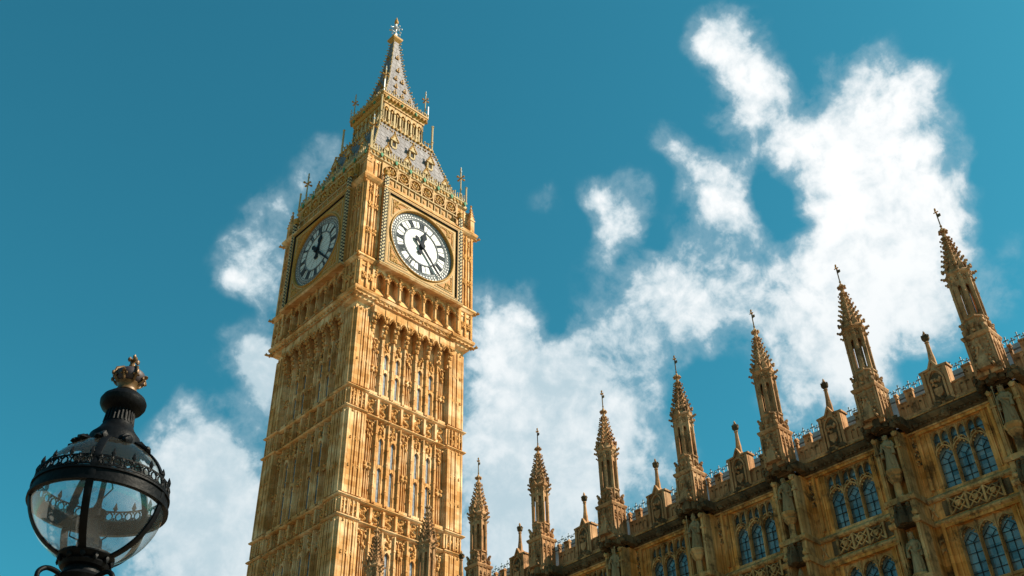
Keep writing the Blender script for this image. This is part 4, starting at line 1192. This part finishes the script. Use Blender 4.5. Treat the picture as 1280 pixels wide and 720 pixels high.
def window_pane(upper):
    """small panes, each set at its own slight tilt"""
    r = MB().mat('glass'); H = 2.85 if upper else 5.0
    for i in range(3):
        c_ = -.8 + i * .8
        r.bn(c_ - .4, c_ + .4, WN - .40, WN - .37 + .001 * i, 0, H)
        for q in (0, 1):
            z = 0
            while z < H - .01:
                z2 = min(z + .42, H); ta, tb = random.gauss(0, .035), random.gauss(0, .035)
                u0 = c_ - .4 + q * .4; u1 = u0 + .4; y = -(WN - .32)
                P = [(u, y + ta * (u - u0 - .2) + tb * (zz - (z + z2) / 2), zz) for u, zz in ((u0, z), (u1, z), (u1, z2), (u0, z2))]
                r.add(P, [(0, 1, 2, 3)]); z = z2
    return r
def make_window(upper):
    w = window_tracery(upper).build('window', palace)
    window_leading(upper, window_pane(upper)).build('pane', w)
    return w
bay0 = cor0 = par0 = fin0 = win0 = win1 = None
for k in KS[:-1]:
    um = (lu(k) + lu(k + 1)) / 2
    if bay0 is None:
        bay0 = bay_front().build('bay_wall', palace); cor0 = cornice_piece().build('cornice', palace)
        par0 = parapet_piece().build('parapet', palace); fin0 = mini_finial().build('parapet_finial', par0, loc=(0, .84, 0)); fin0.scale = (.82, .82, 1.04); fin0.location.z = -27.3 * .04
        win0 = make_window(True); win1 = make_window(False)
        objs = (bay0, cor0, par0, win0, win1)
    else:
        objs = tuple(dup(o, palace) for o in (bay0, cor0, par0, win0, win1))
        for w_, up_ in ((objs[3], True), (objs[4], False)):
            old = w_.children[0]; bpy.data.objects.remove(old)
            window_leading(up_, window_pane(up_)).build('pane', w_)
    for o, z in zip(objs, (0, 0, 0, 21.62, 15.1)):
        o.location = (um, 0, z)
# fin sits on the gable: half the parapet thickness behind its face
# last short length of wall towards the tower
c = MB().mat('pal'); ue = lu(8) - .62
c.bn(U0, ue, -2.25, WN, 15.0, 26.0); c.build('end_wall', palace)

# roof and cresting
r = MB().mat('lead')
r.prism([(1.75, 25.6), (2.1, 25.6), (2.75, 27.62), (3.1, 27.62), (6.5, 27.9), (12, 25.9), (12, 25.6)], U0, U1, 'x')
r.build('roof', palace)
r = MB().mat('leadiron')
r.bn(U0, U1, -2.64, -2.48, 27.42, 27.66)
u = U0 + .2
i = 0
while u < U1:
    h = .52 if i % 2 == 0 else .34
    r.bn(u - .022, u + .022, -2.58, -2.54, 27.64, 27.66 + h)
    r.bn(u - .11, u + .11, -2.58, -2.54, 27.66 + h * .62, 27.66 + h * .62 + .05)
    for dx, dz in ((-.11, h * .66), (.11, h * .66), (0, h)): r.lump((u + dx, 2.56, 27.66 + dz), .05, .03, .05)
    u += .27; i += 1
r.build('roof_cresting', palace)

# buttresses with niches, and the pinnacles on top
def buttress():
    r = MB().mat('pal')
    r.bn(-.63, .63, -2.2, -.42, 0, 24.6)              # back of the niches
    r.bn(-.63, .63, -.43, .35, 0, 17.2)               # plain lower stage
    r.mat('pal_light')
    r.bn(-.66, .66, -.43, .5, 17.2, 17.9)             # foot of lower niche
    for sg in (-1, 1):
        a, b = sorted((sg * .40, sg * .625))
        r.bn(a, b, -.43, .22, 17.9, 21.2)
        r.bn(a + .05, b - .05, .2, .30, 17.9, 20.8)
        r.bn(a, b, -.43, .10, 21.2, 24.5)
        r.bn(a + .05, b - .05, .08, .17, 21.4, 24.3)
        r.lump(((a + b) / 2, -.22, 24.35), .15, .1, .14); r.lump(((a + b) / 2, -.3, 20.6), .14, .1, .14)
        r.bn(a - .02, b + .02, -.43, .32, 20.5, 20.62); r.bn(a - .02, b + .02, -.43, .20, 23.7, 23.8)
        for zz in (18.6, 19.6): arch_fill(r, a + .05, b - .05, zz - .2, zz - .06, zz, -.32, -.2, 3)
    # string round the buttress
    for zz, n1 in ((21.3, .34), (20.25, .42)):
        for (a, b, n0, n2) in ((-.72, -.4, -.9, n1), (.4, .72, -.9, n1)):
            r.prism([(-n0, zz - .1), (-n2 + .06, zz - .1), (-n2, zz), (-n2, zz + .1), (-n2 + .14, zz + .18), (-n0, zz + .18)], a, b, 'x')
    r.bn(-.5, .5, -.43, .30, 21.2, 21.45)
    # canopy over the lower niche, cavity shade painted dark, pendant gablets
    r.mat('soot_shade')
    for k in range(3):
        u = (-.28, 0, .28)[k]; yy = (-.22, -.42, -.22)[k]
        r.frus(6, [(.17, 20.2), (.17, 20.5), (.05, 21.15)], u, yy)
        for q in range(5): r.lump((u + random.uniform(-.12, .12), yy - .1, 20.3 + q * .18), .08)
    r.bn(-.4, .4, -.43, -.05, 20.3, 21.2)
    # canopy over the upper niche, shade of its hollow painted dark too
    for k in range(3):
        u = (-.26, 0, .26)[k]; yy = (-.26, -.48, -.26)[k]
        r.frus(6, [(.14, 24.75), (.17, 25.0), (.16, 25.15)], u, yy)
    r.bn(-.4, .4, -.43, -.1, 24.75, 24.95)
    for sg in (-1, 1):
        for q in range(7): r.lump((sg * random.uniform(.55, .85), -random.uniform(.1, .4), 24.85 + random.uniform(-.25, .25)), random.uniform(.1, .17))
    r.bn(-.95, -.62, -.9, .1, 24.7, 25.1); r.bn(.62, .95, -.9, .1, 24.7, 25.1)
    r.mat('pal_light')
    # upper statue pedestal: shaft and moulded cap
    r.frus(8, [(.19, 21.45), (.16, 21.6), (.15, 22.15), (.18, 22.2)], 0, -.1)
    r.frus(8, [(.18, 22.15), (.30, 22.4), (.28, 22.46), (.36, 22.6), (.36, 22.72)], 0, -.1)
    r.mat('pal_light')
    r.frus(8, [(.22, 17.7), (.34, 17.95), (.34, 18.06)], 0, -.1)
    return r
def pinnacle():
    r = MB().mat('pin')
    # square stage
    r.box(-.60, .60, -.60, .60, 24.95, 26.9)
    for a in range(4):
        ca, sa = cos(a * pi / 2), sin(a * pi / 2); s0 = len(r.v)
        r.mat('pin')
        for u in (-.56, -.2, .2, .56):
            if a == 0 and abs(u) < .3: continue
            r.bn(u - .045, u + .045, .55, .68, 25.1, 26.75)
        if a != 0:
            for c_ in (-.38, 0, .38): arch_fill(r, c_ - .14, c_ + .14, 26.3, 26.52, 26.7, -.655, -.58, 4)
            for c_ in (-.38, 0, .38):
                for q in range(3): r.lump((c_ + random.uniform(-.1, .1), -.63, 26.05 + q * .17), .075)
            r.mat('soot_shade')
            for c_ in (-.38, 0, .38): r.lump((c_, -.605, 26.4), .07, .02, .1)
        else:
            # nodding canopy: gable with crockets over a dark opening
            r.mat('pin'); r.bar([(-.42, 25.2), (-.25, 25.55), (0, 26.45)], .09, -.86, -.56); r.bar([(.42, 25.2), (.25, 25.55), (0, 26.45)], .09, -.86, -.56)
            r.frus(4, [(.3, 25.15), (.3, 25.3), (.06, 26.4)], 0, -.66, pi / 4)
            for q in range(6):
                t = q / 5
                for sg in (-1, 1): r.lump((sg * .42 * (1 - t), -.84, 25.25 + t * 1.2), .085)
            r.lump((0, -.75, 26.55), .13, .1, .16)
            for sg in (-1, 1):
                for q in range(7): r.lump((sg * .40 + random.uniform(-.08, .08), -.63, 25.4 + q * .2), .085)
        r.xform(lambda p: (p[0] * ca - p[1] * sa, p[0] * sa + p[1] * ca, p[2]), s0)
    r.mat('pin')
    r.loop(sq(.62), [(-.1, 26.72), (.06, 26.78), (.12, 26.9), (.12, 26.97), (-.05, 27.06)])
    # octagon base with crouching beasts on the corners
    r.frus(8, [(.60, 27.0), (.56, 27.1), (.55, 27.75), (.62, 27.8), (.60, 27.88)])
    for k in range(4):
        a = pi / 4 + k * pi / 2; x, y = .72 * cos(a), .72 * sin(a)
        r.lump((x, y, 27.2), .17, .17, .24); r.lump((x * 1.04, y * 1.04, 27.5), .13, .13, .16); r.lump((x * 1.15, y * 1.15, 27.62), .09); r.lump((x * .85, y * .85, 27.35), .15)
        a2 = k * pi / 2; r.lump((.62 * cos(a2), .62 * sin(a2), 27.45), .14, .14, .2); r.lump((.68 * cos(a2), .68 * sin(a2), 27.15), .1)
    # open octagon: eight shafts carrying pointed heads
    for k in range(8):
        a = pi / 8 + k * pi / 4; x, y = .57 * cos(a), .57 * sin(a)
        r.tube([(x * .92, y * .92, 27.8), (x * .92, y * .92, 30.2)], .125, 6)
        r.tube([(x * 1.06, y * 1.06, 27.3), (x * 1.06, y * 1.06, 30.1)], .045, 6)
        r.lump((x * 1.08, y * 1.08, 27.85), .075); r.lump((x * 1.06, y * 1.06, 29.2), .07)
        s0 = len(r.v); b = k * pi / 4 - pi / 2 + pi / 2
        arch_fill(r, -.2, .2, 29.25, 29.62, 29.8, -.53, -.42, 4)
        r.bar(parch(-.17, .17, 29.75, 30.15, 4), .04, -.56, -.5); r.bn(-.2, .2, .40, .50, 29.7, 30.25)
        r.lump((0, -.53, 29.95), .07, .05, .09)
        r.bn(-.2, .2, .36, .47, 27.85, 28.05)
        r.xform(lambda p: (p[0] * cos(b) - p[1] * sin(b), p[0] * sin(b) + p[1] * cos(b), p[2]), s0)
    r.frus(8, [(.30, 27.8), (.26, 28.0), (.2, 28.1), (.2, 30.2)])
    r.build_main = None
    return r
def pinnacle_spire():
    r = MB().mat('pin')
    r.frus(8, [(.55, 30.15), (.66, 30.28), (.66, 30.38), (.54, 30.5)])
    r.frus(8, [(.53, 30.45), (.39, 31.05), (.24, 31.8), (.13, 32.6), (.08, 32.8)])
    for k in range(8):
        a = pi / 8 + k * pi / 4
        for rr, zz, q in ((.74, 30.32, .10), (.86, 30.38, .075), (.70, 30.7, .085), (.66, 29.95, .08), (.76, 30.02, .06)):
            r.lump((rr * cos(a), rr * sin(a), zz), q)
        for j in range(7):
            t = j / 7; rr = .57 * (1 - t) ** 1.35 + .13 * t + .05; z = 30.75 + t * 1.9
            r.lump((rr * cos(a), rr * sin(a), z), .10 - .035 * t); r.lump(((rr + .10) * cos(a), (rr + .10) * sin(a), z + .07), .075 - .025 * t)
        # gablets round the foot
        s0 = len(r.v); b = k * pi / 4
        r.prism([(-.2, 30.4), (.2, 30.4), (0, 30.95)], -.57, -.4); r.lump((0, -.56, 30.98), .06)
        r.xform(lambda p: (p[0] * cos(b) - p[1] * sin(b), p[0] * sin(b) + p[1] * cos(b), p[2]), s0)
    for z, rr in ((32.55, .16), (32.95, .2)):
        for k in range(8): r.lump((rr * cos(k * pi / 4), rr * sin(k * pi / 4), z), .085)
    r.frus(8, [(.08, 32.7), (.1, 32.9), (.13, 33.0), (.05, 33.2)])
    return r
def vane_rod():
    r = MB().mat('soot_shade'); r.tube([(0, 0, 33.1), (0, 0, 34.42)], .035, 6)
    r.mat('ochre'); r.lump((0, 0, 34.36), .06, .06, .1); r.lump((0, 0, 33.3), .07)
    for a in (0, pi / 2): r.tube([(-.14 * cos(a), -.14 * sin(a), 34.18), (.14 * cos(a), .14 * sin(a), 34.18)], .03, 5)
    r.mat('soot_shade'); r.prism([(0, 33.85), (.2, 33.88), (.2, 34.02), (0, 34.05)], -.015, .015)
    return r
but0 = None
for k in KS:
    if but0 is None:
        but0 = buttress().build('buttress', palace); pin0 = pinnacle().build('pinnacle', palace)
        pinnacle_spire().build('spire', pin0); vane_rod().build('vane_rod', pin0); pair = (but0, pin0)
    else:
        pair = (dup(but0, palace), dup(pin0, palace))
    for o in pair: o.location = (lu(k), 0, 0)
    pair[1].scale = (.85 + random.uniform(-.012, .012), .85, 1)
    pair[1].rotation_euler = (random.uniform(-.006, .006), random.uniform(-.006, .006), 0)
    for ch in pair[1].children:
        if ch.name.startswith('spire'): ch.rotation_euler = (0, 0, (k % 8) * pi / 4)

# ------------------------------------------------------------------ statues in the niches
def statue(seed, crown, staff, cross_arm):
    rnd = random.Random(seed)
    r = MB().mat('statue'); n = 40
    prof = [(0, .27, .20), (.04, .275, .21), (.3, .25, .185), (.7, .225, .165), (.95, .205, .15), (1.1, .19, .14), (1.25, .215, .15), (1.38, .235, .145), (1.45, .20, .12), (1.49, .10, .085), (1.53, .065, .065), (1.57, .06, .062)]
    rs = []
    ph = rnd.uniform(0, 6)
    for z, a, b in prof:
        ring = []
        amp = .125 * max(0, 1 - z / 1.15)
        for i in range(n):
            t = 2 * pi * i / n; k = 1 + amp * sin(9 * t + ph + z * 1.1) + amp * .5 * sin(17 * t + ph * 2)
            ring.append((a * k * cos(t) + .03 * sin(z * 2.2), b * k * sin(t), z))
        rs.append(ring)
    r.rings(rs)
    r.rings([[(.03 * sin(3.5) + .092 * sin(pi * k / 8 + .001) * cos(2 * pi * i / 12), -.015 + .105 * sin(pi * k / 8 + .001) * sin(2 * pi * i / 12), 1.665 - .13 * cos(pi * k / 8)) for i in range(12)] for k in range(9)])
    r.lump((-.01, -.125, 1.655), .02, .03, .035, .05); r.lump((-.01, -.11, 1.60), .03, .02, .015, .05)
    for sg in (-1, 1):
        r.lump((-.01 + sg * .035, -.112, 1.69), .02, .012, .014, .05); r.lump((-.01 + sg * .10, .0, 1.66), .02, .03, .04, .05)
        for k in range(5): r.lump((-.01 + sg * .09, -.02 + k * .02, 1.73 - k * .05), .045, .05, .05)       # hair
    if crown == 'crown':
        r.lathe([(.105, 1.73), (.115, 1.80), (.10, 1.80)], 12, -.01, 0)
        for k in range(6): r.lump((-.01 + .11 * cos(k * pi / 3), .11 * sin(k * pi / 3), 1.83), .03)
    elif crown == 'mitre':
        r.rings([[(-.01 + .10 * cos(2 * pi * i / 10), .09 * sin(2 * pi * i / 10), 1.74) for i in range(10)], [(-.01 + .11 * cos(2 * pi * i / 10), .07 * sin(2 * pi * i / 10), 1.84) for i in range(10)], [(-.01 + .02 * cos(2 * pi * i / 10), .02 * sin(2 * pi * i / 10), 1.98) for i in range(10)]])
    else:
        r.lump((-.01, .01, 1.75), .10, .11, .07, .1)
    # arms: tapered, bent at the elbow
    for sg in (-1, 1):
        if sg == cross_arm: pts = [(sg * .2, 0, 1.41), (sg * .29, -.02, 1.22), (sg * .27, -.10, 1.06), (sg * .1, -.20, 1.13), (sg * .02, -.22, 1.17)]
        else: pts = [(sg * .2, 0, 1.41), (sg * .3, -.0, 1.2), (sg * .29, -.05, 1.02), (sg * .25, -.19, .93), (sg * .24, -.22, .92)]
        r.tube(pts, .075, 8, [1, .95, .85, .7, .5])
        h = pts[-1]; r.lump((h[0], h[1] - .02, h[2]), .05, .045, .055, .05)
        for k in range(4): r.tube([(h[0] - .03 + k * .02, h[1] - .05, h[2] + .03), (h[0] - .03 + k * .02, h[1] - .075, h[2] - .0), (h[0] - .03 + k * .02, h[1] - .055, h[2] - .04)], .011, 5)
        # hanging sleeve
        e = pts[2]; r.rings([[(e[0] + .06 * cos(2 * pi * i / 8), e[1] + .07 * sin(2 * pi * i / 8), e[2] + .05) for i in range(8)], [(e[0] * .98 + .085 * cos(2 * pi * i / 8), e[1] + .10 * sin(2 * pi * i / 8), e[2] - .3) for i in range(8)]])
    # cloak folds swept across the body
    for k in range(5):
        x0 = -.18 + k * .03
        r.tube([(x0, -.15, 1.22 - k * .05), (.0 + k * .02, -.215, .98 - k * .08), (.16, -.19, .66 - k * .11), (.2, -.17, .3 - k * .02)], .024, 5)
    if staff:
        sx = -cross_arm * .26; r.tube([(sx, -.24, .05), (sx, -.24, 1.75)], .018, 6); r.lump((sx, -.24, 1.78), .05, .03, .07)
    return r
ORD = ('nearest', 'second', 'third', 'fourth', 'fifth', 'sixth', 'seventh')
kinds = {
    (0, 1): ('crown', True, 1, 'pale statue in a straight long robe, upper niche under the pinnacle nearest the right edge'),
    (1, 1): ('bare', False, 1, 'beige stone statue with a swept cloak, upper niche under the second pinnacle from the right'),
    (2, 1): ('bare', False, -1, 'pale stone statue with bent arm, upper niche under the third pinnacle from the right'),
    (3, 1): ('mitre', True, 1, 'small stone statue in the upper niche under the fourth pinnacle from the right'),
    (4, 1): ('crown', True, -1, 'tiny stone statue in the upper niche under the fifth pinnacle from the right'),
    (0, 0): ('bare', True, -1, 'stone statue in the lower niche of the buttress at the right edge'),
    (1, 0): ('crown', False, -1, 'dark crowned stone statue in the lower canopied niche below the second pinnacle from the right'),
    (2, 0): ('mitre', False, 1, 'stone statue in the lower niche under the third pinnacle from the right'),
}
for (k, up), (cr, stf, ca, lab) in kinds.items():
    o = statue(k * 10 + up, cr, stf, ca).build('statue', None, smooth=60)
    o.location = (AX - .1, py(k), 22.72 if up else 18.06); o.rotation_euler = (0, 0, -pi / 2)
    tag(o, lab, 'statue', 'statues in the palace niches')

# ================================================================== STREET LAMP
LP = Vector((1.626, 4.424, 3.85))
def globe_scale(o): o.scale = (.935, .935, .935); return o
def top_scale(o): o.scale = (.9, .9, 1.11); o.location.z -= .03; return o
lamp = empty('street_lamp', (LP.x, LP.y, 0))
tag(lamp, 'black iron globe lamp with a small gold crown on top, left of the tower', 'street lamp')
lr = .298
o = MB().mat('globe'); o.ball((0, 0, 0), lr, 48, 32); globe = globe_scale(o.build('globe', lamp, loc=(0, 0, LP.z), smooth=80)); globe.scale = (.972, .972, .985)
# band with pierced cresting
b = MB().mat('lampblack')
def ringband(r0, r1, z0, z1, n=72):
    b.rings([[(r * cos(2 * pi * i / n), r * sin(2 * pi * i / n), z) for i in range(n)] for r, z in ((r0, z0), (r1, z0), (r1, z1), (r0, z1), (r0, z0))], cap=False)
ringband(.296, .316, -.030, .030); ringband(.30, .327, -.038, -.022); ringband(.30, .324, .024, .034)
band = globe_scale(b.build('band', lamp, loc=(0, 0, LP.z), smooth=40))
b = MB().mat('lampblack')
ringband(.309, .315, .034, .040); ringband(.304, .310, .074, .080)
NB = 40
for i in range(NB):
    a = 2 * pi * i / NB
    def P(da, z): 
        q = .312 - (z - .034) * .12; return (q * cos(a + da), q * sin(a + da), z)
    w = pi / NB
    b.tube([P(-w, .036), P(-w * .35, .046), P(-w * .35, .062), P(-w, .076)], .0042, 5); b.tube([P(w, .036), P(w * .35, .046), P(w * .35, .062), P(w, .076)], .0042, 5)
    b.tube([P(0, .040), P(0, .05)], .005, 5); b.tube([P(0, .066), P(0, .076)], .005, 5)
    if i % 2 == 0:
        b.tube([P(0, .076), P(0, .092), P(0, .104), P(0, .118)], .0095, 6, [.6, 1.0, .7, .1]); b.lump(P(.022, .092), .006); b.lump(P(-.022, .092), .006)
globe_scale(b.build('cresting', lamp, loc=(0, 0, LP.z))).scale = (.945, .945, 1.12)
b0_ = None
for i in range(5):
    a0 = radians(-122 + i * 72)
    if b0_ is None:
        b = MB().mat('lampblack'); nn = 40; rs = []
        for k in range(nn + 1):
            t = radians(-72 + 144 * k / nn); rr = lr + .010
            ring = []
            for (dr, dw) in ((0, -.017), (.010, -.017), (.014, 0), (.010, .017), (0, .017)):
                ring.append(((rr + dr) * cos(t), dw, (rr + dr) * sin(t)))
            rs.append(ring)
        b.rings(rs); o = b.build('rib', lamp, smooth=40); b0_ = o
    else: o = dup(b0_, lamp)
    globe_scale(o).location = (0, 0, LP.z); o.rotation_euler = (0, 0, a0)
# cap, neck and mushroom top
b = MB().mat('lampblack')
b.lathe([(.12, .245), (.150, .25), (.152, .262), (.140, .275), (.134, .30), (.128, .318), (.110, .335), (.092, .355), (.079, .378), (.070, .405), (.066, .44), (.085, .452), (.105, .462), (.118, .480), (.120, .497), (.11, .515), (.085, .533), (.05, .545), (.045, .56)], 48)
for i in range(24):
    a = 2 * pi * i / 24; b.tube([(.075 * cos(a), .075 * sin(a), .385), (.068 * cos(a), .068 * sin(a), .445)], .006, 5)
for i in range(10):
    a = 2 * pi * i / 10 + .2
    for k, (rr, zz, q) in enumerate(((.165, .258, .026), (.195, .246, .023), (.220, .232, .017))):
        b.lump((rr * cos(a + .1 * (k % 2)), rr * sin(a + .1 * (k % 2)), zz), q * 1.2, q * 1.2, q * .8)
    b.tube([(.11 * cos(a), .11 * sin(a), .262), (.17 * cos(a), .17 * sin(a), .258), (.22 * cos(a), .22 * sin(a), .236)], .014, 6, [1, 1.2, .6])
top_scale(b.build('cap', lamp, loc=(0, 0, LP.z), smooth=35))
cr = top_scale(empty('crown', (0, 0, LP.z), 0, lamp))
b = MB().mat('crowngold'); b.lathe([(.048, .548), (.055, .552), (.053, .562), (.047, .566), (.050, .578), (.055, .585), (.060, .592), (.055, .598), (.044, .60)], 32); b.build('crown_band', cr, smooth=40)
b = MB().mat('velvet'); b.lathe([(.05, .59), (.070, .605), (.080, .625), (.076, .645), (.055, .66), (.02, .662)], 24); b.build('crown_cap', cr, smooth=50)
b = MB().mat('crowngold')
for i in range(8):
    a = 2 * pi * i / 8
    if i % 2 == 0: b.tube([(.058 * cos(a), .058 * sin(a), .592), (.078 * cos(a), .078 * sin(a), .61), (.088 * cos(a), .088 * sin(a), .63), (.08 * cos(a), .08 * sin(a), .652), (.045 * cos(a), .045 * sin(a), .668), (0, 0, .665)], .0075, 6)
    b.tube([(.056 * cos(a), .056 * sin(a), .592), (.072 * cos(a), .072 * sin(a), .602), (.092 * cos(a), .092 * sin(a), .622)], .008, 5, [1, .9, .5])
    b.lump((.092 * cos(a), .092 * sin(a), .624), .011); b.lump((.083 * cos(a + .16), .083 * sin(a + .16), .614), .007); b.lump((.083 * cos(a - .16), .083 * sin(a - .16), .614), .007)
b.build('crown_arches', cr, smooth=50)
b = MB().mat('crowngold'); b.ball((0, 0, .682), .020, 12, 8); b.tube([(0, 0, .69), (0, 0, .735)], .008, 6); b.tube([(-.022, 0, .716), (.022, 0, .716)], .008, 6); b.tube([(0, -.022, .716), (0, .022, .716)], .008, 6)
for q in ((.024, 0, .716), (-.024, 0, .716), (0, .024, .716), (0, -.024, .716), (0, 0, .738)): b.lump(q, .012)
b.build('orb_cross', cr)
# gallery below, post and scrolls
b = MB().mat('lampblack')
b.lathe([(.10, -.44), (.12, -.40), (.09, -.375), (.085, -.35), (.105, -.345), (.115, -.328), (.105, -.315), (.12, -.305), (.130, -.292), (.128, -.28), (.10, -.275)], 40)
for i in range(12):
    a = 2 * pi * i / 12; b.lump((.118 * cos(a), .118 * sin(a), -.312), .014, .014, .022)
globe_scale(b.build('globe_cup', lamp, loc=(0, 0, LP.z), smooth=35))
sc0 = None
for i in range(4):
    a = radians(15 + i * 90)
    if sc0 is None:
        b = MB().mat('lampblack')
        pts = [(.08, 0, -.36), (.13, 0, -.335), (.19, 0, -.335), (.225, 0, -.37), (.21, 0, -.42), (.17, 0, -.43), (.155, 0, -.40), (.175, 0, -.385)]
        sm = []
        for k in range(len(pts) - 1):
            p0, p1, p2, p3 = (Vector(pts[max(k - 1, 0)]), Vector(pts[k]), Vector(pts[k + 1]), Vector(pts[min(k + 2, len(pts) - 1)]))
            for j in range(5):
                t = j / 5; sm.append(.5 * ((2 * p1) + (p2 - p0) * t + (2 * p0 - 5 * p1 + 4 * p2 - p3) * t * t + (3 * p1 - p0 - 3 * p2 + p3) * t ** 3))
        b.tube(sm, .012, 8); b.lump((.17, 0, -.39), .02); o = sc0 = b.build('scroll', lamp, smooth=60)
    else: o = dup(sc0, lamp)
    globe_scale(o).location = (0, 0, LP.z - .06); o.rotation_euler = (0, 0, a)
b = MB().mat('lampblack')
b.frus(8, [(.34, 0), (.34, .45), (.28, .5)])
b.lathe([(.2, .48), (.24, .56), (.17, .66), (.13, .8), (.15, .86), (.11, .95), (.085, 1.4), (.075, 2.6), (.07, LP.z - .6), (.10, LP.z - .56), (.11, LP.z - .5), (.09, LP.z - .39)], 32)
for i in range(12):
    a = 2 * pi * i / 12; b.tube([(.088 * cos(a), .088 * sin(a), 1.0), (.076 * cos(a), .076 * sin(a), LP.z - .65)], .012, 5)
b.build('post', lamp, smooth=35)
# fittings inside the globe
b = MB().mat('lampblack'); b.tube([(0, 0, -.25), (0, 0, -.13), (.0, 0, .24)], .013, 8); b.lathe([(.06, -.25), (.055, -.2), (.03, -.17), (.03, -.1), (.045, -.09), (.045, -.05), (.02, -.04)], 20)
b.tube([(.02, .0, -.22), (.09, .03, -.14), (.05, .06, -.06), (.02, .04, .03), (.06, .03, .1), (.02, .02, .2)], .004, 5)
b.tube([(-.02, .0, -.22), (-.08, .06, -.18), (-.09, .05, -.1), (-.03, .0, -.05)], .004, 5)
globe_scale(b.build('lamp_holder', lamp, loc=(0, 0, LP.z), smooth=40))
